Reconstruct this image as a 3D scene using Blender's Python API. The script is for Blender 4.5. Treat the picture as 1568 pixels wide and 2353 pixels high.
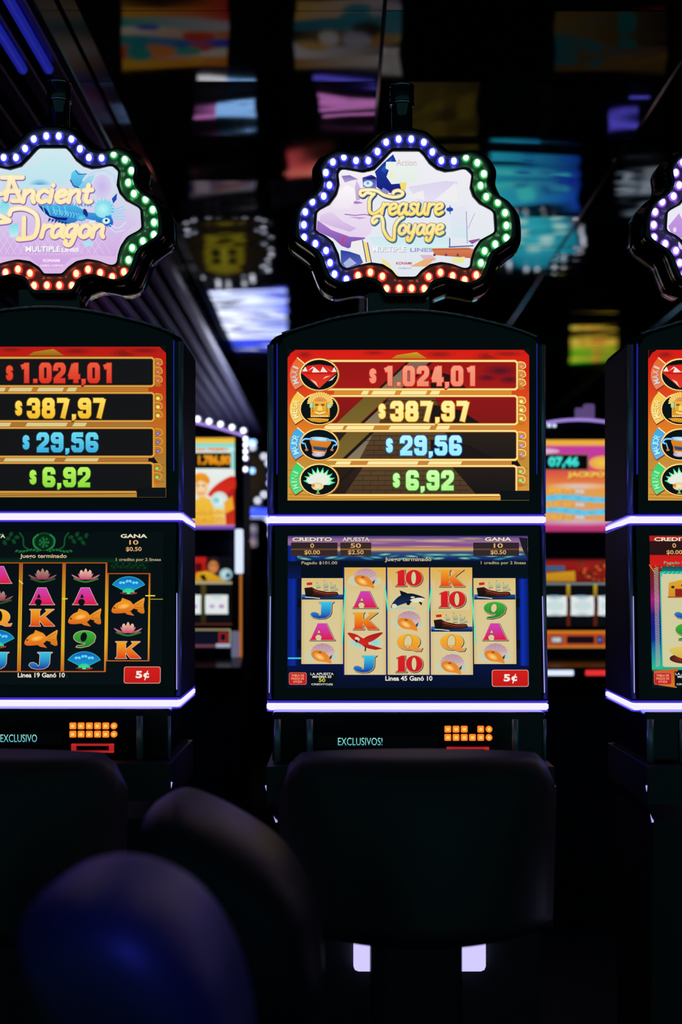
import bpy, bmesh, math, random
from mathutils import Vector, Matrix
from mathutils.geometry import tessellate_polygon
R = random.Random(7)
PI = math.pi
sc = bpy.context.scene
COL = sc.collection
for o in list(bpy.data.objects):
    bpy.data.objects.remove(o)

# ------------------------------------------------------------------ camera, world, exposure
FP = 3268.0            # focal length in pixels of the 1568 x 2353 frame (50 mm on a 36 mm high sensor)
CZ = 1.35              # eye height
HOR = 1335.0           # pixel row of the horizon
cam = bpy.data.objects.new('camera', bpy.data.cameras.new('camera'))
COL.objects.link(cam)
cam.location = (0, 0, CZ)
cam.rotation_euler = (PI/2, 0, 0)
cam.data.sensor_fit = 'VERTICAL'
cam.data.sensor_height = 36.0
cam.data.sensor_width = 24.0
cam.data.lens = 50.0
cam.data.shift_y = (HOR - 1176.5) / 2353.0
cam.data.dof.use_dof = True
cam.data.dof.focus_distance = 3.56
cam.data.dof.aperture_fstop = 1.8
cam.data.clip_start = 0.05
sc.camera = cam
vs = sc.view_settings
vs.view_transform = 'Standard'
vs.look = 'None'
vs.gamma = 1.0
vs.use_curve_mapping = False
vs.exposure = 0.0
w = bpy.data.worlds.new('teal_fill_light')
sc.world = w
w.use_nodes = True
w.node_tree.nodes['Background'].inputs[0].default_value = (0.030, 0.095, 0.104, 1)  # added teal fill, enters by the open room back to lift blacks
w.node_tree.nodes['Background'].inputs[1].default_value = 1.0

# ------------------------------------------------------------------ colour and material helpers
def C(h):
    h = h.lstrip('#')
    r = [int(h[i:i+2], 16)/255 for i in (0, 2, 4)]
    return tuple(c/12.92 if c <= .04045 else ((c+.055)/1.055)**2.4 for c in r)

def mixc(a, b, t):
    return tuple(a[i]*(1-t)+b[i]*t for i in range(3))

def mat(name, base=(.02, .02, .02), rough=.4, metal=0., emit=None, es=1., coat=0., ior=1.5, noise=None, spec=.5):
    m = bpy.data.materials.new(name)
    m.use_nodes = True
    nt = m.node_tree
    p = nt.nodes['Principled BSDF']
    p.inputs['Base Color'].default_value = (*base, 1)
    p.inputs['Roughness'].default_value = rough
    p.inputs['Metallic'].default_value = metal
    p.inputs['IOR'].default_value = ior
    p.inputs['Specular IOR Level'].default_value = spec
    p.inputs['Coat Weight'].default_value = coat
    p.inputs['Coat Roughness'].default_value = .06
    if emit:
        p.inputs['Emission Color'].default_value = (*emit, 1)
        p.inputs['Emission Strength'].default_value = es
    if noise:
        sc_, amt = noise
        tc = nt.nodes.new('ShaderNodeTexCoord')
        nz = nt.nodes.new('ShaderNodeTexNoise')
        nz.inputs['Scale'].default_value = sc_
        nz.inputs['Detail'].default_value = 4
        bp = nt.nodes.new('ShaderNodeBump')
        bp.inputs['Strength'].default_value = amt
        bp.inputs['Distance'].default_value = .004
        nt.links.new(tc.outputs['Object'], nz.inputs['Vector'])
        nt.links.new(nz.outputs['Fac'], bp.inputs['Height'])
        nt.links.new(bp.outputs['Normal'], p.inputs['Normal'])
    return m

def screen_mat(name, strength=1.0):
    m = mat(name, (.004, .004, .004), .25)
    nt = m.node_tree
    p = nt.nodes['Principled BSDF']
    a = nt.nodes.new('ShaderNodeAttribute')
    a.attribute_name = 'col'
    nt.links.new(a.outputs['Color'], p.inputs['Emission Color'])
    p.inputs['Emission Strength'].default_value = strength
    return m

M = {}
M['black'] = mat('gloss_black_plastic', (.006, .007, .009), .16, coat=.5)
M['bezel'] = mat('black_bezel_plastic', (.004, .005, .006), .22)
M['side'] = mat('satin_black_cabinet', (.007, .009, .022), .55, spec=.15)
M['channel'] = mat('dark_channel_plastic', (.12, .12, .13), .25, coat=.5)
M['chrome'] = mat('chrome', (.75, .76, .8), .12, 1.)
M['darkchrome'] = mat('dark_chrome', (.3, .3, .34), .16, 1.)
M['bar'] = mat('led_bar_diffuser', (.5, .5, .55), .4, emit=(.92, .86, 7.5), es=1.0)
M['barglow'] = mat('led_bar_blue_edge', (.05, .05, .2), .3, emit=(.05, .03, .5), es=1.0)
M['edge_white'] = mat('edge_strip_lavender', (.2, .2, .4), .3, emit=(.42, .38, .95), es=1.)
M['edge_blue'] = mat('edge_strip_blue', (.02, .02, .2), .3, emit=(.012, .014, .26), es=1.)
M['screen'] = screen_mat('screen_picture')
M['leather'] = mat('black_leather', (.012, .013, .017), .5, noise=(60, .12), spec=.45)
M['base'] = mat('cabinet_base_laminate', (.012, .014, .018), .5, spec=.5)
M['leather_deep'] = mat('deep_black_leather', (.010, .011, .020), .45, noise=(60, .12), spec=.13)
M['shell'] = mat('black_chair_shell', (.008, .008, .012), .3)
M['carpet'] = mat('dark_carpet', (.06, .06, .075), .95, noise=(90, .6))
M['wall'] = mat('dark_wall_paint', (.012, .012, .018), .8, noise=(12, .2))
M['mirror'] = mat('gloss_black_ceiling_panel', (.010, .014, .020), .035, ior=1.75)
M['seam'] = mat('ceiling_seam_metal', (.75, .75, .82), .22, 1.)
M['satin'] = mat('satin_steel', (.42, .42, .48), .38, .55)
M['slat'] = mat('dark_violet_metal_slat', (.10, .055, .19), .33, .85)
M['smoke'] = mat('smoked_lamp_lens', (.02, .02, .03), .08, coat=.8)
M['amber'] = mat('amber_button_lamp', (.3, .1, .01), .3, emit=(1.0, .24, .02), es=1.0)
M['amber_core'] = mat('amber_button_core', (.3, .2, .05), .3, emit=(1.2, .62, .12), es=1.0)
M['redled'] = mat('red_led_trim', (.2, .01, .01), .3, emit=(.42, .015, .02), es=1.)
M['kick'] = mat('base_lamp_diffuser', (.5, .5, .6), .4, emit=(.66, .60, 1.1), es=1.)
def bulbmats(n, core, ring):
    M['bulb_'+n] = mat(n+'_bulb_core', (.5, .5, .5), .3, emit=core, es=1.)
    M['ring_'+n] = mat(n+'_bulb_halo', (.1, .1, .1), .3, emit=ring, es=1.)  # glow halo around the bulb, put into an emissive ring
bulbmats('white', (1.9, 2.0, 6.5), (.03, .03, .95))
bulbmats('clear', (2.4, 2.5, 2.8), (.22, .24, .42))
bulbmats('green', (1.5, 5.0, 1.9), (.01, .34, .05))
bulbmats('red', (6.0, 1.25, .62), (.75, .02, .015))
bulbmats('violet', (2.2, 1.7, 6.0), (.3, .10, .8))

# ------------------------------------------------------------------ object helpers
def link(name, me, parent=None, mats=None, smooth=False):
    o = bpy.data.objects.new(name, me)
    COL.objects.link(o)
    if mats:
        for m in (mats if isinstance(mats, (list, tuple)) else [mats]):
            me.materials.append(m)
    if parent:
        o.parent = parent
    if smooth:
        for f in me.polygons:
            f.use_smooth = True
    return o

def obj(name, bm, mats, parent=None, smooth=False, kind=None):
    bmesh.ops.recalc_face_normals(bm, faces=bm.faces)
    me = bpy.data.meshes.new(name)
    bm.to_mesh(me)
    bm.free()
    o = link(name, me, parent, mats, smooth)
    if kind:
        o['kind'] = kind
    return o

def thing(name, label, cat, loc=(0, 0, 0), rz=0., group=None):
    o = bpy.data.objects.new(name, None)
    COL.objects.link(o)
    o.empty_display_size = .1
    o.location = loc
    o.rotation_euler = (0, 0, rz)
    o['label'] = label
    o['category'] = cat
    if group:
        o['group'] = group
    return o

def box(bm, x0, x1, y0, y1, z0, z1, bev=0., mi=0, seg=2):
    g = bmesh.ops.create_cube(bm, size=1)
    vs_ = g['verts']
    for v in vs_:
        v.co = Vector(((x0+x1)/2+v.co.x*(x1-x0), (y0+y1)/2+v.co.y*(y1-y0), (z0+z1)/2+v.co.z*(z1-z0)))
    fs = {f for v in vs_ for f in v.link_faces}
    for f in fs:
        f.material_index = mi
    if bev > 0:
        es = list({e for v in vs_ for e in v.link_edges})
        r = bmesh.ops.bevel(bm, geom=es, offset=bev, segments=seg, affect='EDGES', profile=.5)
        for f in r['faces']:
            f.material_index = mi
    return bm

def B():
    return bmesh.new()

def prism_xz(bm, pts, y0, y1, bev=0., mi=0, seg=2):
    """polygon in x,z extruded along y"""
    a = [bm.verts.new((x, y0, z)) for x, z in pts]
    b = [bm.verts.new((x, y1, z)) for x, z in pts]
    n = len(pts)
    fr = bm.faces.new(a)
    bk = bm.faces.new(b[::-1])
    fs = [fr, bk]
    for i in range(n):
        fs.append(bm.faces.new((a[i], b[i], b[(i+1) % n], a[(i+1) % n])))
    for f in fs:
        f.material_index = mi
    if bev > 0:
        es = [e for e in fr.edges]
        bmesh.ops.bevel(bm, geom=es, offset=bev, segments=seg, affect='EDGES', profile=.5)
    return bm

def prism_yz(bm, pts, x0, x1, bev=0.):
    a = [bm.verts.new((x0, y, z)) for y, z in pts]
    b = [bm.verts.new((x1, y, z)) for y, z in pts]
    n = len(pts)
    f0 = bm.faces.new(a)
    f1 = bm.faces.new(b[::-1])
    for i in range(n):
        bm.faces.new((a[i], b[i], b[(i+1) % n], a[(i+1) % n]))
    if bev > 0:
        bmesh.ops.bevel(bm, geom=list(set(f0.edges) | set(f1.edges)), offset=bev, segments=2, affect='EDGES', profile=.5)
    return bm

def cyl(bm, p0, p1, r0, r1=None, n=20, mi=0):
    r1 = r0 if r1 is None else r1
    p0, p1 = Vector(p0), Vector(p1)
    d = (p1-p0).normalized()
    u = d.orthogonal().normalized()
    v = d.cross(u)
    A, Bv = [], []
    for i in range(n):
        t = 2*PI*i/n
        k = u*math.cos(t)+v*math.sin(t)
        A.append(bm.verts.new(p0+k*r0))
        Bv.append(bm.verts.new(p1+k*r1))
    fs = [bm.faces.new(A[::-1]), bm.faces.new(Bv)]
    for i in range(n):
        fs.append(bm.faces.new((A[i], A[(i+1) % n], Bv[(i+1) % n], Bv[i])))
    for f in fs:
        f.material_index = mi
    return bm

def lathe(bm, prof, n=28, cx=0, cy=0, mi=0):
    rings = []
    for r, z in prof:
        rings.append([bm.verts.new((cx+r*math.cos(2*PI*i/n), cy+r*math.sin(2*PI*i/n), z)) for i in range(n)])
    for a, b in zip(rings, rings[1:]):
        for i in range(n):
            f = bm.faces.new((a[i], a[(i+1) % n], b[(i+1) % n], b[i]))
            f.material_index = mi
    f = bm.faces.new(rings[0][::-1]); f.material_index = mi
    f = bm.faces.new(rings[-1]); f.material_index = mi
    return bm

def sweep_bar(bm, path, half_h, depth, mi=0):
    """upright rectangular bar following a path of (x, y, z) in plan; thickened towards `inside`"""
    P = [Vector(p) for p in path]
    n = len(P)
    rows = []
    for i in range(n):
        a = P[max(i-1, 0)]
        b = P[min(i+1, n-1)]
        d = (b-a)
        nrm = Vector((d.y, -d.x, 0)).normalized()
        if 0 < i < n-1:
            d1 = (P[i]-P[i-1]).normalized()
            n1 = Vector((d1.y, -d1.x, 0)).normalized()
            s = depth/max(.3, nrm.dot(n1))
        else:
            s = depth
        o = P[i]
        k = half_h*.35
        pr = [(0, half_h-k), (0, -half_h+k), (s*.35, -half_h), (s, -half_h), (s, half_h), (s*.35, half_h)]
        rows.append([bm.verts.new(o-nrm*q+Vector((0, 0, zz))) for q, zz in pr])
    m = 6
    for a, b in zip(rows, rows[1:]):
        for j in range(m):
            f = bm.faces.new((a[j], b[j], b[(j+1) % m], a[(j+1) % m]))
            f.material_index = mi
    bm.faces.new(rows[0]).material_index = mi
    bm.faces.new(rows[-1][::-1]).material_index = mi
    return bm

def spline(pts, n=8, closed=False):
    P = [Vector((p[0], p[1])) for p in pts]
    out = []
    N = len(P)
    rng = range(N if closed else N-1)
    for i in rng:
        if closed:
            p0, p1, p2, p3 = P[(i-1) % N], P[i], P[(i+1) % N], P[(i+2) % N]
        else:
            p0, p1, p2, p3 = P[max(i-1, 0)], P[i], P[i+1], P[min(i+2, N-1)]
        for k in range(n):
            t = k/n
            q = .5*((2*p1)+(p2-p0)*t+(2*p0-5*p1+4*p2-p3)*t*t+(3*p1-p0-3*p2+p3)*t**3)
            out.append((q.x, q.y))
    if not closed:
        out.append((P[-1].x, P[-1].y))
    return out

# ------------------------------------------------------------------ flat picture builder for screens and signs
_txt = {}
def text_mesh(s, bold):
    k = (s, bold)
    if k in _txt:
        return _txt[k]
    cu = bpy.data.curves.new('t', 'FONT')
    cu.body = s
    cu.size = 1
    cu.resolution_u = 3
    cu.offset = bold
    ob = bpy.data.objects.new('t', cu)
    me = bpy.data.meshes.new_from_object(ob)
    vv = [(v.co.x, -v.co.y) for v in me.vertices]
    ff = [tuple(p.vertices) for p in me.polygons]
    bpy.data.objects.remove(ob)
    bpy.data.curves.remove(cu)
    bpy.data.meshes.remove(me)
    xs = [v[0] for v in vv]
    ys = [v[1] for v in vv]
    _txt[k] = (vv, ff, min(xs), max(xs), min(ys), max(ys))
    return _txt[k]

DIG = {
 '0': [([(0, .12), (.15, 0), (.85, 0), (1, .12), (1, .88), (.85, 1), (.15, 1), (0, .88)], 1)],
 '1': [([(.68, -.14), (.68, 1.14)], 0), ([(.0, .14), (.7, .02)], 0)],
 '2': [([(0, .36), (0, .12), (.15, 0), (.85, 0), (1, .12), (1, .34), (.92, .46), (.1, .86)], 0), ([(-.25, 1), (1.25, 1)], 0), ([(.06, .8), (.06, 1.1)], 0)],
 '3': [([(0, .32), (0, .12), (.15, 0), (.85, 0), (1, .12), (1, .38), (.85, .49), (.35, .49)], 0),
       ([(.35, .49), (.85, .49), (1, .6), (1, .88), (.85, 1), (.15, 1), (0, .88), (0, .68)], 0)],
 '4': [([(.8, -.14), (.8, 1.14)], 0), ([(.55, -.05), (.05, .74)], 0), ([(-.15, .74), (1.35, .74)], 0)],
 '5': [([(1.2, 0), (.05, 0), (0, .42)], 0), ([(0, .52), (.15, .40), (.85, .40), (1, .52), (1, .88), (.85, 1), (.15, 1), (0, .88), (0, .70)], 0)],
 '6': [([(1, .31), (1, .12), (.85, 0), (.15, 0), (0, .12), (0, .88), (.15, 1), (.85, 1), (1, .88), (1, .66), (.85, .56), (.1, .56)], 0)],
 '7': [([(-.25, 0), (1.0, 0)], 0), ([(.98, -.1), (.42, 1.14)], 0)],
 '8': [([(.05, .1), (.2, 0), (.8, 0), (.95, .1), (.95, .38), (.8, .48), (.2, .48), (.05, .38)], 1),
       ([(0, .6), (.15, .48), (.85, .48), (1, .6), (1, .88), (.85, 1), (.15, 1), (0, .88)], 1)],
 '9': [([(0, .69), (0, .88), (.15, 1), (.85, 1), (1, .88), (1, .12), (.85, 0), (.15, 0), (0, .12), (0, .34), (.15, .44), (.9, .44)], 0)],
 '$': [([(1, .28), (1, .12), (.85, 0), (.15, 0), (0, .12), (0, .36), (.15, .46), (.85, .54), (1, .64), (1, .88), (.85, 1), (.15, 1), (0, .88), (0, .72)], 0),
       ([(.5, -.22), (.5, 1.22)], 0)],
}

class Art:
    def __init__(self, x0=0, x1=0):
        self.v = []; self.c = []; self.f = []; self.z = 0

    def _add(self, pts, faces, cols):
        b = len(self.v)
        self.v += [(p[0], p[1], self.z) for p in pts]
        self.c += cols
        self.f += [tuple(i+b for i in f) for f in faces]

    def up(self):
        self.z += 1

    def _cols(self, pts, c, c2, y0=None, y1=None, horiz=False):
        k = 0 if horiz else 1
        if c2 is None:
            return [c]*len(pts)
        ys = [p[k] for p in pts]
        y0 = min(ys) if y0 is None else y0
        y1 = max(ys) if y1 is None else y1
        return [mixc(c, c2, min(1, max(0, (p[k]-y0)/max(1e-6, y1-y0)))) for p in pts]

    def poly(self, pts, c, c2=None, up=True, horiz=False, y0=None, y1=None):
        if up: self.up()
        tr = tessellate_polygon([[Vector((p[0], p[1], 0)) for p in pts]])
        self._add(pts, tr, self._cols(pts, c, c2, y0, y1, horiz))

    def rect(self, x0, y0, x1, y1, c, c2=None, horiz=False, up=True):
        if up: self.up()
        pts = [(x0, y0), (x1, y0), (x1, y1), (x0, y1)]
        self._add(pts, [(0, 1, 2, 3)], self._cols(pts, c, c2, horiz=horiz))

    def grad(self, x0, y0, x1, y1, stops, horiz=False):
        """stops: (position in px, colour)"""
        self.up()
        for (a, ca), (b, cb) in zip(stops, stops[1:]):
            if horiz: self.rect(a, y0, b, y1, ca, cb, True, False)
            else: self.rect(x0, a, x1, b, ca, cb, False, False)

    def ell(self, cx, cy, rx, ry, c, cc=None, n=28, rot=0, up=True, a0=0, a1=2*PI):
        """filled ellipse; c at rim, cc in the middle"""
        if up: self.up()
        cr, sr = math.cos(rot), math.sin(rot)
        pts = [(cx, cy)]
        for i in range(n+1):
            t = a0+(a1-a0)*i/n
            x, y = rx*math.cos(t), ry*math.sin(t)
            pts.append((cx+x*cr-y*sr, cy+x*sr+y*cr))
        self._add(pts, [(0, i+1, i+2) for i in range(n)], [cc or c]+[c]*(n+1))

    def stroke(self, pts, w, c, c2=None, closed=False, caps=True, up=True, y0=None, y1=None, nd=10):
        if up: self.up()
        ys = [p[1] for p in pts]
        y0 = min(ys)-w/2 if y0 is None else y0
        y1 = max(ys)+w/2 if y1 is None else y1
        n = len(pts)
        ww = w if isinstance(w, (list, tuple)) else [w]*n
        for i in range(n if closed else n-1):
            a, b = pts[i], pts[(i+1) % n]
            wa, wb = ww[i]/2, ww[(i+1) % n]/2
            dx, dy = b[0]-a[0], b[1]-a[1]
            L = math.hypot(dx, dy)
            if L < 1e-6: continue
            nx, ny = -dy/L, dx/L
            q = [(a[0]+nx*wa, a[1]+ny*wa), (b[0]+nx*wb, b[1]+ny*wb), (b[0]-nx*wb, b[1]-ny*wb), (a[0]-nx*wa, a[1]-ny*wa)]
            self._add(q, [(0, 1, 2, 3)], self._cols(q, c, c2, y0, y1))
        for i in range(n):
            if not closed and not caps and i in (0, n-1): continue
            if ww[i] < 1.2: continue
            q = [(pts[i][0]+math.cos(2*PI*k/nd)*ww[i]/2, pts[i][1]+math.sin(2*PI*k/nd)*ww[i]/2) for k in range(nd)]
            self._add(q, [tuple(range(nd))], self._cols(q, c, c2, y0, y1))

    def rrect(self, x0, y0, x1, y1, r, c, c2=None):
        pts = []
        for cx, cy, a in ((x1-r, y0+r, -PI/2), (x1-r, y1-r, 0), (x0+r, y1-r, PI/2), (x0+r, y0+r, PI)):
            for k in range(5):
                t = a+PI/2*k/4
                pts.append((cx+r*math.cos(t), cy+r*math.sin(t)))
        self.poly(pts, c, c2)
        return pts

    def text(self, s, cx, cy, w, h, c, c2=None, bold=.02, rot=0, shear=0):
        self.up()
        vv, ff, a, b, t, u = text_mesh(s, bold)
        sx, sy = w/max(1e-6, b-a), h/max(1e-6, u-t)
        cr, sr = math.cos(rot), math.sin(rot)
        pts = []
        for x, y in vv:
            x, y = (x-(a+b)/2)*sx, (y-(t+u)/2)*sy
            x -= shear*y
            pts.append((cx+x*cr-y*sr, cy+x*sr+y*cr))
        self._add(pts, ff, self._cols(pts, c, c2))

    def digits(self, s, x0, x1, y0, y1, c, c2, oc, ow=3.4):
        """heavy condensed figures fitted between x0 and x1"""
        adv = {'.': .42, ',': .42, ' ': .3, '$': .84}
        W = sum(adv.get(ch, 1.) for ch in s)
        u = (x1-x0)/W
        h = y1-y0
        t = h*.235
        for ps in (0, 1):
            self.up()
            x = x0
            for ch in s:
                a = adv.get(ch, 1.)*u
                col, col2, tt = (oc, None, t+ow) if ps == 0 else (c, c2, t)
                if ch in '.,':
                    bx, by = x+a*.5, y1-t*.45
                    q = [(bx-tt*.42, by-tt*.42), (bx+tt*.42, by-tt*.42), (bx+tt*.42, by+tt*.42)]
                    q += [(bx-tt*.05, by+tt*.95), (bx-tt*.4, by+tt*.95)] if ch == ',' else []
                    q += [(bx-tt*.42, by+tt*.42)]
                    self.poly(q, col, col2, up=False)
                elif ch in DIG:
                    k = .76 if ch == '$' else 1.
                    tk = (tt-(0 if ps else ow))*(.8 if ch == '$' else 1)+(0 if ps else ow)
                    hh = h*k
                    yy0 = y0+(h-hh)/2
                    bx0, bx1 = x+a*.06+t/2, x+a*.94-t/2
                    for pl, cl in DIG[ch]:
                        q = [(bx0+p[0]*(bx1-bx0), yy0+t/2+p[1]*(hh-t)) for p in pl]
                        wd = tk*.62 if (ch == '$' and len(pl) == 2) else tk
                        if ps == 0 and not cl:
                            q = list(q)
                            for e_, n_ in ((0, 1), (-1, -2)):
                                L = math.hypot(q[e_][0]-q[n_][0], q[e_][1]-q[n_][1])
                                q[e_] = (q[e_][0]+(q[e_][0]-q[n_][0])/L*ow/2, q[e_][1]+(q[e_][1]-q[n_][1])/L*ow/2)
                        self.stroke(q, wd, col, col2, bool(cl), False, False, y0, y1)
                x += a

    def build(self, name, parent, fn, slab=None, eps=.00002, material=None):
        """fn maps (px, py) -> (local point, outward normal)"""
        me = bpy.data.meshes.new(name)
        vv = []
        for x, y, z in self.v:
            p, nrm = fn(x, y)
            vv.append(Vector(p)+Vector(nrm)*(z*eps))
        cols = list(self.c)
        ff = list(self.f)
        if slab:
            pts, th = slab
            b = len(vv)
            n = len(pts)
            for x, y in pts:
                p, nrm = fn(x, y); vv.append(Vector(p)-Vector(nrm)*.00005)
            for x, y in pts:
                p, nrm = fn(x, y); vv.append(Vector(p)-Vector(nrm)*th)
            cols += [(0, 0, 0)]*(2*n)
            ff += [tuple(range(b, b+n)), tuple(range(b+2*n-1, b+n-1, -1))]
            ff += [(b+i, b+(i+1) % n, b+n+(i+1) % n, b+n+i) for i in range(n)]
        me.from_pydata(vv, [], ff)
        at = me.attributes.new('col', 'FLOAT_COLOR', 'POINT')
        for i, c in enumerate(cols):
            at.data[i].color = (*c, 1)
        me.update()
        return link(name, me, parent, material or M['screen'])

# ------------------------------------------------------------------ reel symbols, drawn about a cell centre
CREAM = C('#d9c897')
def letter(a, polys, holes, cx, cy, ctop, cbot, edge, dark, bg, s=1.):
    T = lambda q: [(cx+x*s, cy+y*s) for x, y in q]
    ys = [y for p in polys for _, y in p]
    a.up()
    for p in polys: a.stroke([(x+1.1, y+1.0) for x, y in T(p)], 3.6*s, dark, None, True, up=False, nd=6)
    a.up()
    for p in polys: a.stroke(T(p), 2.4*s, edge, None, True, up=False, nd=6)
    a.up()
    for p in polys: a.poly(T(p), ctop, cbot, up=False, y0=cy+min(ys)*s, y1=cy+max(ys)*s)
    for h in holes:
        a.stroke(T(h), 1.6*s, dark, None, True, nd=6)
        a.poly(T(h), bg)

def ellpts(cx, cy, rx, ry, n=22, rot=0, a0=0, a1=2*PI):
    o = []
    for i in range(n):
        t = a0+(a1-a0)*i/n
        x, y = rx*math.cos(t), ry*math.sin(t)
        o.append((cx+x*math.cos(rot)-y*math.sin(rot), cy+x*math.sin(rot)+y*math.cos(rot)))
    return o

def sym(a, k, cx, cy, dark_bg=False, dim=1.):
    bg = C('#05070c') if dark_bg else CREAM
    edge = C('#d8b49a') if dark_bg else C('#c9b793')
    dk = C('#1a0c0c') if dark_bg else C('#3b2c22')
    if k == 'A':
        letter(a, [[(-10, -19), (9, -19), (25, 15), (29, 19), (-29, 19), (-25, 15)]],
               [[(-11, 3), (-7.5, -4.5), (-4, 3)], ellpts(-8.5, 13, 7, 6.2)], cx, cy, C('#cf3fb4'), C('#d8143c'), edge, dk, bg)
        a.rect(cx-13, cy+17, cx-3, cy+20.3, bg)
    elif k == 'K':
        letter(a, [[(-28, -19), (-2, -19), (-5, -16), (-5, 15), (-2, 19), (-28, 19), (-24, 15), (-24, -16)],
                   [(-5, 0), (12, -15), (8, -19), (28, -19), (22, -15), (7, -3), (27, 16), (30, 19), (6, 19), (-5, 5)]],
               [], cx, cy, C('#f0a41e'), C('#e03a12'), edge, dk, bg)
    elif k == 'Q':
        letter(a, [ellpts(0, -1.5, 26, 17.5, 26), [(2, 10), (14, 8), (24, 15), (31, 13), (28, 19), (16, 19), (6, 15)]],
               [ellpts(-1, -2, 9, 14.5, 20, .12)], cx, cy, C('#f4b524'), C('#ec8a2a'), edge, dk, bg)
        a.stroke(spline([(cx-6, cy+8), (cx+2, cy+8), (cx+10, cy+13)], 4), 3, C('#f09a30'))
    elif k == 'J':
        letter(a, [[(-8, -19), (26, -19), (21, -15.5), (20, 6), (16, 13), (7, 18), (-8, 19), (-21, 16), (-27, 10), (-24, 5), (-17, 4), (-10, 7), (-6, 13), (-3, 10), (-2, -14)]],
               [], cx, cy, C('#38c4e8'), C('#1423a0'), edge, dk, bg)
    elif k == '10':
        letter(a, [[(-28, -14), (-15, -19), (-8, -19), (-8, 14), (-4, 18), (-30, 18), (-24, 14), (-24, -12)],
                   ellpts(13, -.5, 19, 18.5, 26)],
               [ellpts(12.5, -.5, 5.5, 14.5, 18)], cx, cy, C('#d81c1c'), C('#cc1620'), edge, dk, bg)
    elif k == '9':
        letter(a, [ellpts(0, -5, 25, 14, 24), [(14, -8), (25, -5), (22, 6), (10, 15), (-8, 19), (-19, 18), (-17, 15), (-2, 13), (7, 5)]],
               [ellpts(-2, -5, 6.5, 10, 18, .2)], cx, cy, C('#3fae36'), C('#1f7a28'), edge, dk, bg)
    elif k == 'shell':
        a.ell(cx-18, cy+6, 22, 13, CREAM, C('#9ad4d0'))
        a.ell(cx+20, cy+7, 18, 11, CREAM, C('#8fd0d2'))
        fan = [(cx-22, cy+2)]
        for i in range(15):
            t = PI+PI*i/14
            r = 1.+(.04 if i % 2 else 0)
            fan.append((cx+1+27*r*math.cos(t), cy-1+21*r*math.sin(t)))
        fan += [(cx+24, cy+8), (cx+12, cy+14), (cx-8, cy+10)]
        a.poly(fan, C('#b98aa2'), C('#d9c6b4'))
        for i in range(7):
            t = PI+PI*(i+1)/8
            a.stroke([(cx-2, cy+2), (cx+1+25*math.cos(t), cy-1+19*math.sin(t))], .9, C('#a98796'))
        con = spline([(cx-24, cy-2), (cx-12, cy-7), (cx+4, cy-3), (cx+16, cy+8), (cx+21, cy+23), (cx+8, cy+20), (cx-12, cy+17), (cx-23, cy+8)], 4, True)
        a.poly(con, C('#e07f1c'), C('#e8892c'))
        a.ell(cx-6, cy+8, 14, 7, C('#e8862a'), C('#ffdc7e'), rot=.5)
        a.ell(cx-5, cy-2, 4, 2.2, C('#a8501a'))
        a.poly([(cx+17, cy+8), (cx+23, cy+3), (cx+21, cy+12), (cx+17, cy+14)], C('#3c3a40'))
    elif k == 'ship':
        x0, x1, y0, y1 = cx-47, cx+47.5, cy-24.4, cy+24.4
        a.rect(x0, y0, x1, y1, C('#d8bd78'), C('#dac894'))
        a.rect(x0, cy+13, x1, y1, C('#1c4a9a'), C('#06122e'))
        a.poly([(x0, cy+13), (cx-38, cy+16), (cx-36, cy+22), (x0, cy+18)], C('#2c6ac0'))
        hull = [(cx-41, cy-2), (cx-24, cy-4), (cx-14, cy+2), (cx+10, cy+7), (cx+34, cy+7), (cx+38, cy+14), (cx+26, cy+18), (cx-10, cy+19), (cx-38, cy+17)]
        a.poly(hull, C('#4a1710'), C('#1c0a08'))
        a.poly([(cx-41, cy-2), (cx-26, cy-3), (cx-20, cy+8), (cx-24, cy+17), (cx-38, cy+17)], C('#2a0e0c'), C('#0c0605'))
        a.stroke([(cx-20, cy+4), (cx+8, cy+11), (cx+33, cy+11)], 1.6, C('#b0442a'))
        a.stroke([(cx-18, cy+9), (cx+8, cy+15), (cx+30, cy+15)], 1.2, C('#7a2a1c'))
        a.stroke([(cx-38, cy+19), (cx-22, cy+20), (cx-6, cy+22)], 1.8, C('#d8dcc8'))
        for mx, h in ((-12, 16), (5, 20), (20, 15), (30, 10)):
            a.stroke([(cx+mx, cy+6), (cx+mx, cy+4-h-4)], 1, C('#6a5a3e'))
        for mx, my, wv, hv in ((-9, -6, 11, 8), (8, -9, 12, 11), (8, 1, 12, 6), (23, -6, 11, 9), (24, 3, 12, 5), (33, 0, 8, 6)):
            a.poly(spline([(cx+mx-wv/2, cy+my-hv/2), (cx+mx+wv/2-2, cy+my-hv/2), (cx+mx+wv/2, cy+my+hv/2), (cx+mx-wv/2+2, cy+my+hv/2)], 3, True), C('#c4c29a'), C('#a3a684'))
            a.stroke([(cx+mx-wv/2+1, cy+my+hv/2), (cx+mx+wv/2, cy+my+hv/2)], .9, C('#5f6650'))
        a.poly([(cx-36, cy-14), (cx-23, cy-15), (cx-23, cy-9), (cx-35, cy-8)], C('#c81f1c'))
    elif k == 'orca':
        a.stroke([(cx-40, cy+21), (cx-20, cy+19), (cx+16, cy+20)], 3, C('#9cc8d8'))
        body = spline([(cx-40, cy+18), (cx-33, cy+4), (cx-18, cy-9), (cx+4, cy-14), (cx+26, cy-9), (cx+38, cy-3), (cx+30, cy), (cx+10, cy+5), (cx-8, cy+9), (cx-26, cy+15)], 4, True)
        a.poly(body, C('#0a0e1a'), C('#16305e'))
        a.poly([(cx-16, cy-8), (cx-20, cy-21), (cx-6, cy-16), (cx+2, cy-12)], C('#0a0e1a'))
        a.poly([(cx-4, cy+4), (cx+8, cy+3), (cx+2, cy+13), (cx-4, cy+12)], C('#0c1424'))
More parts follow.
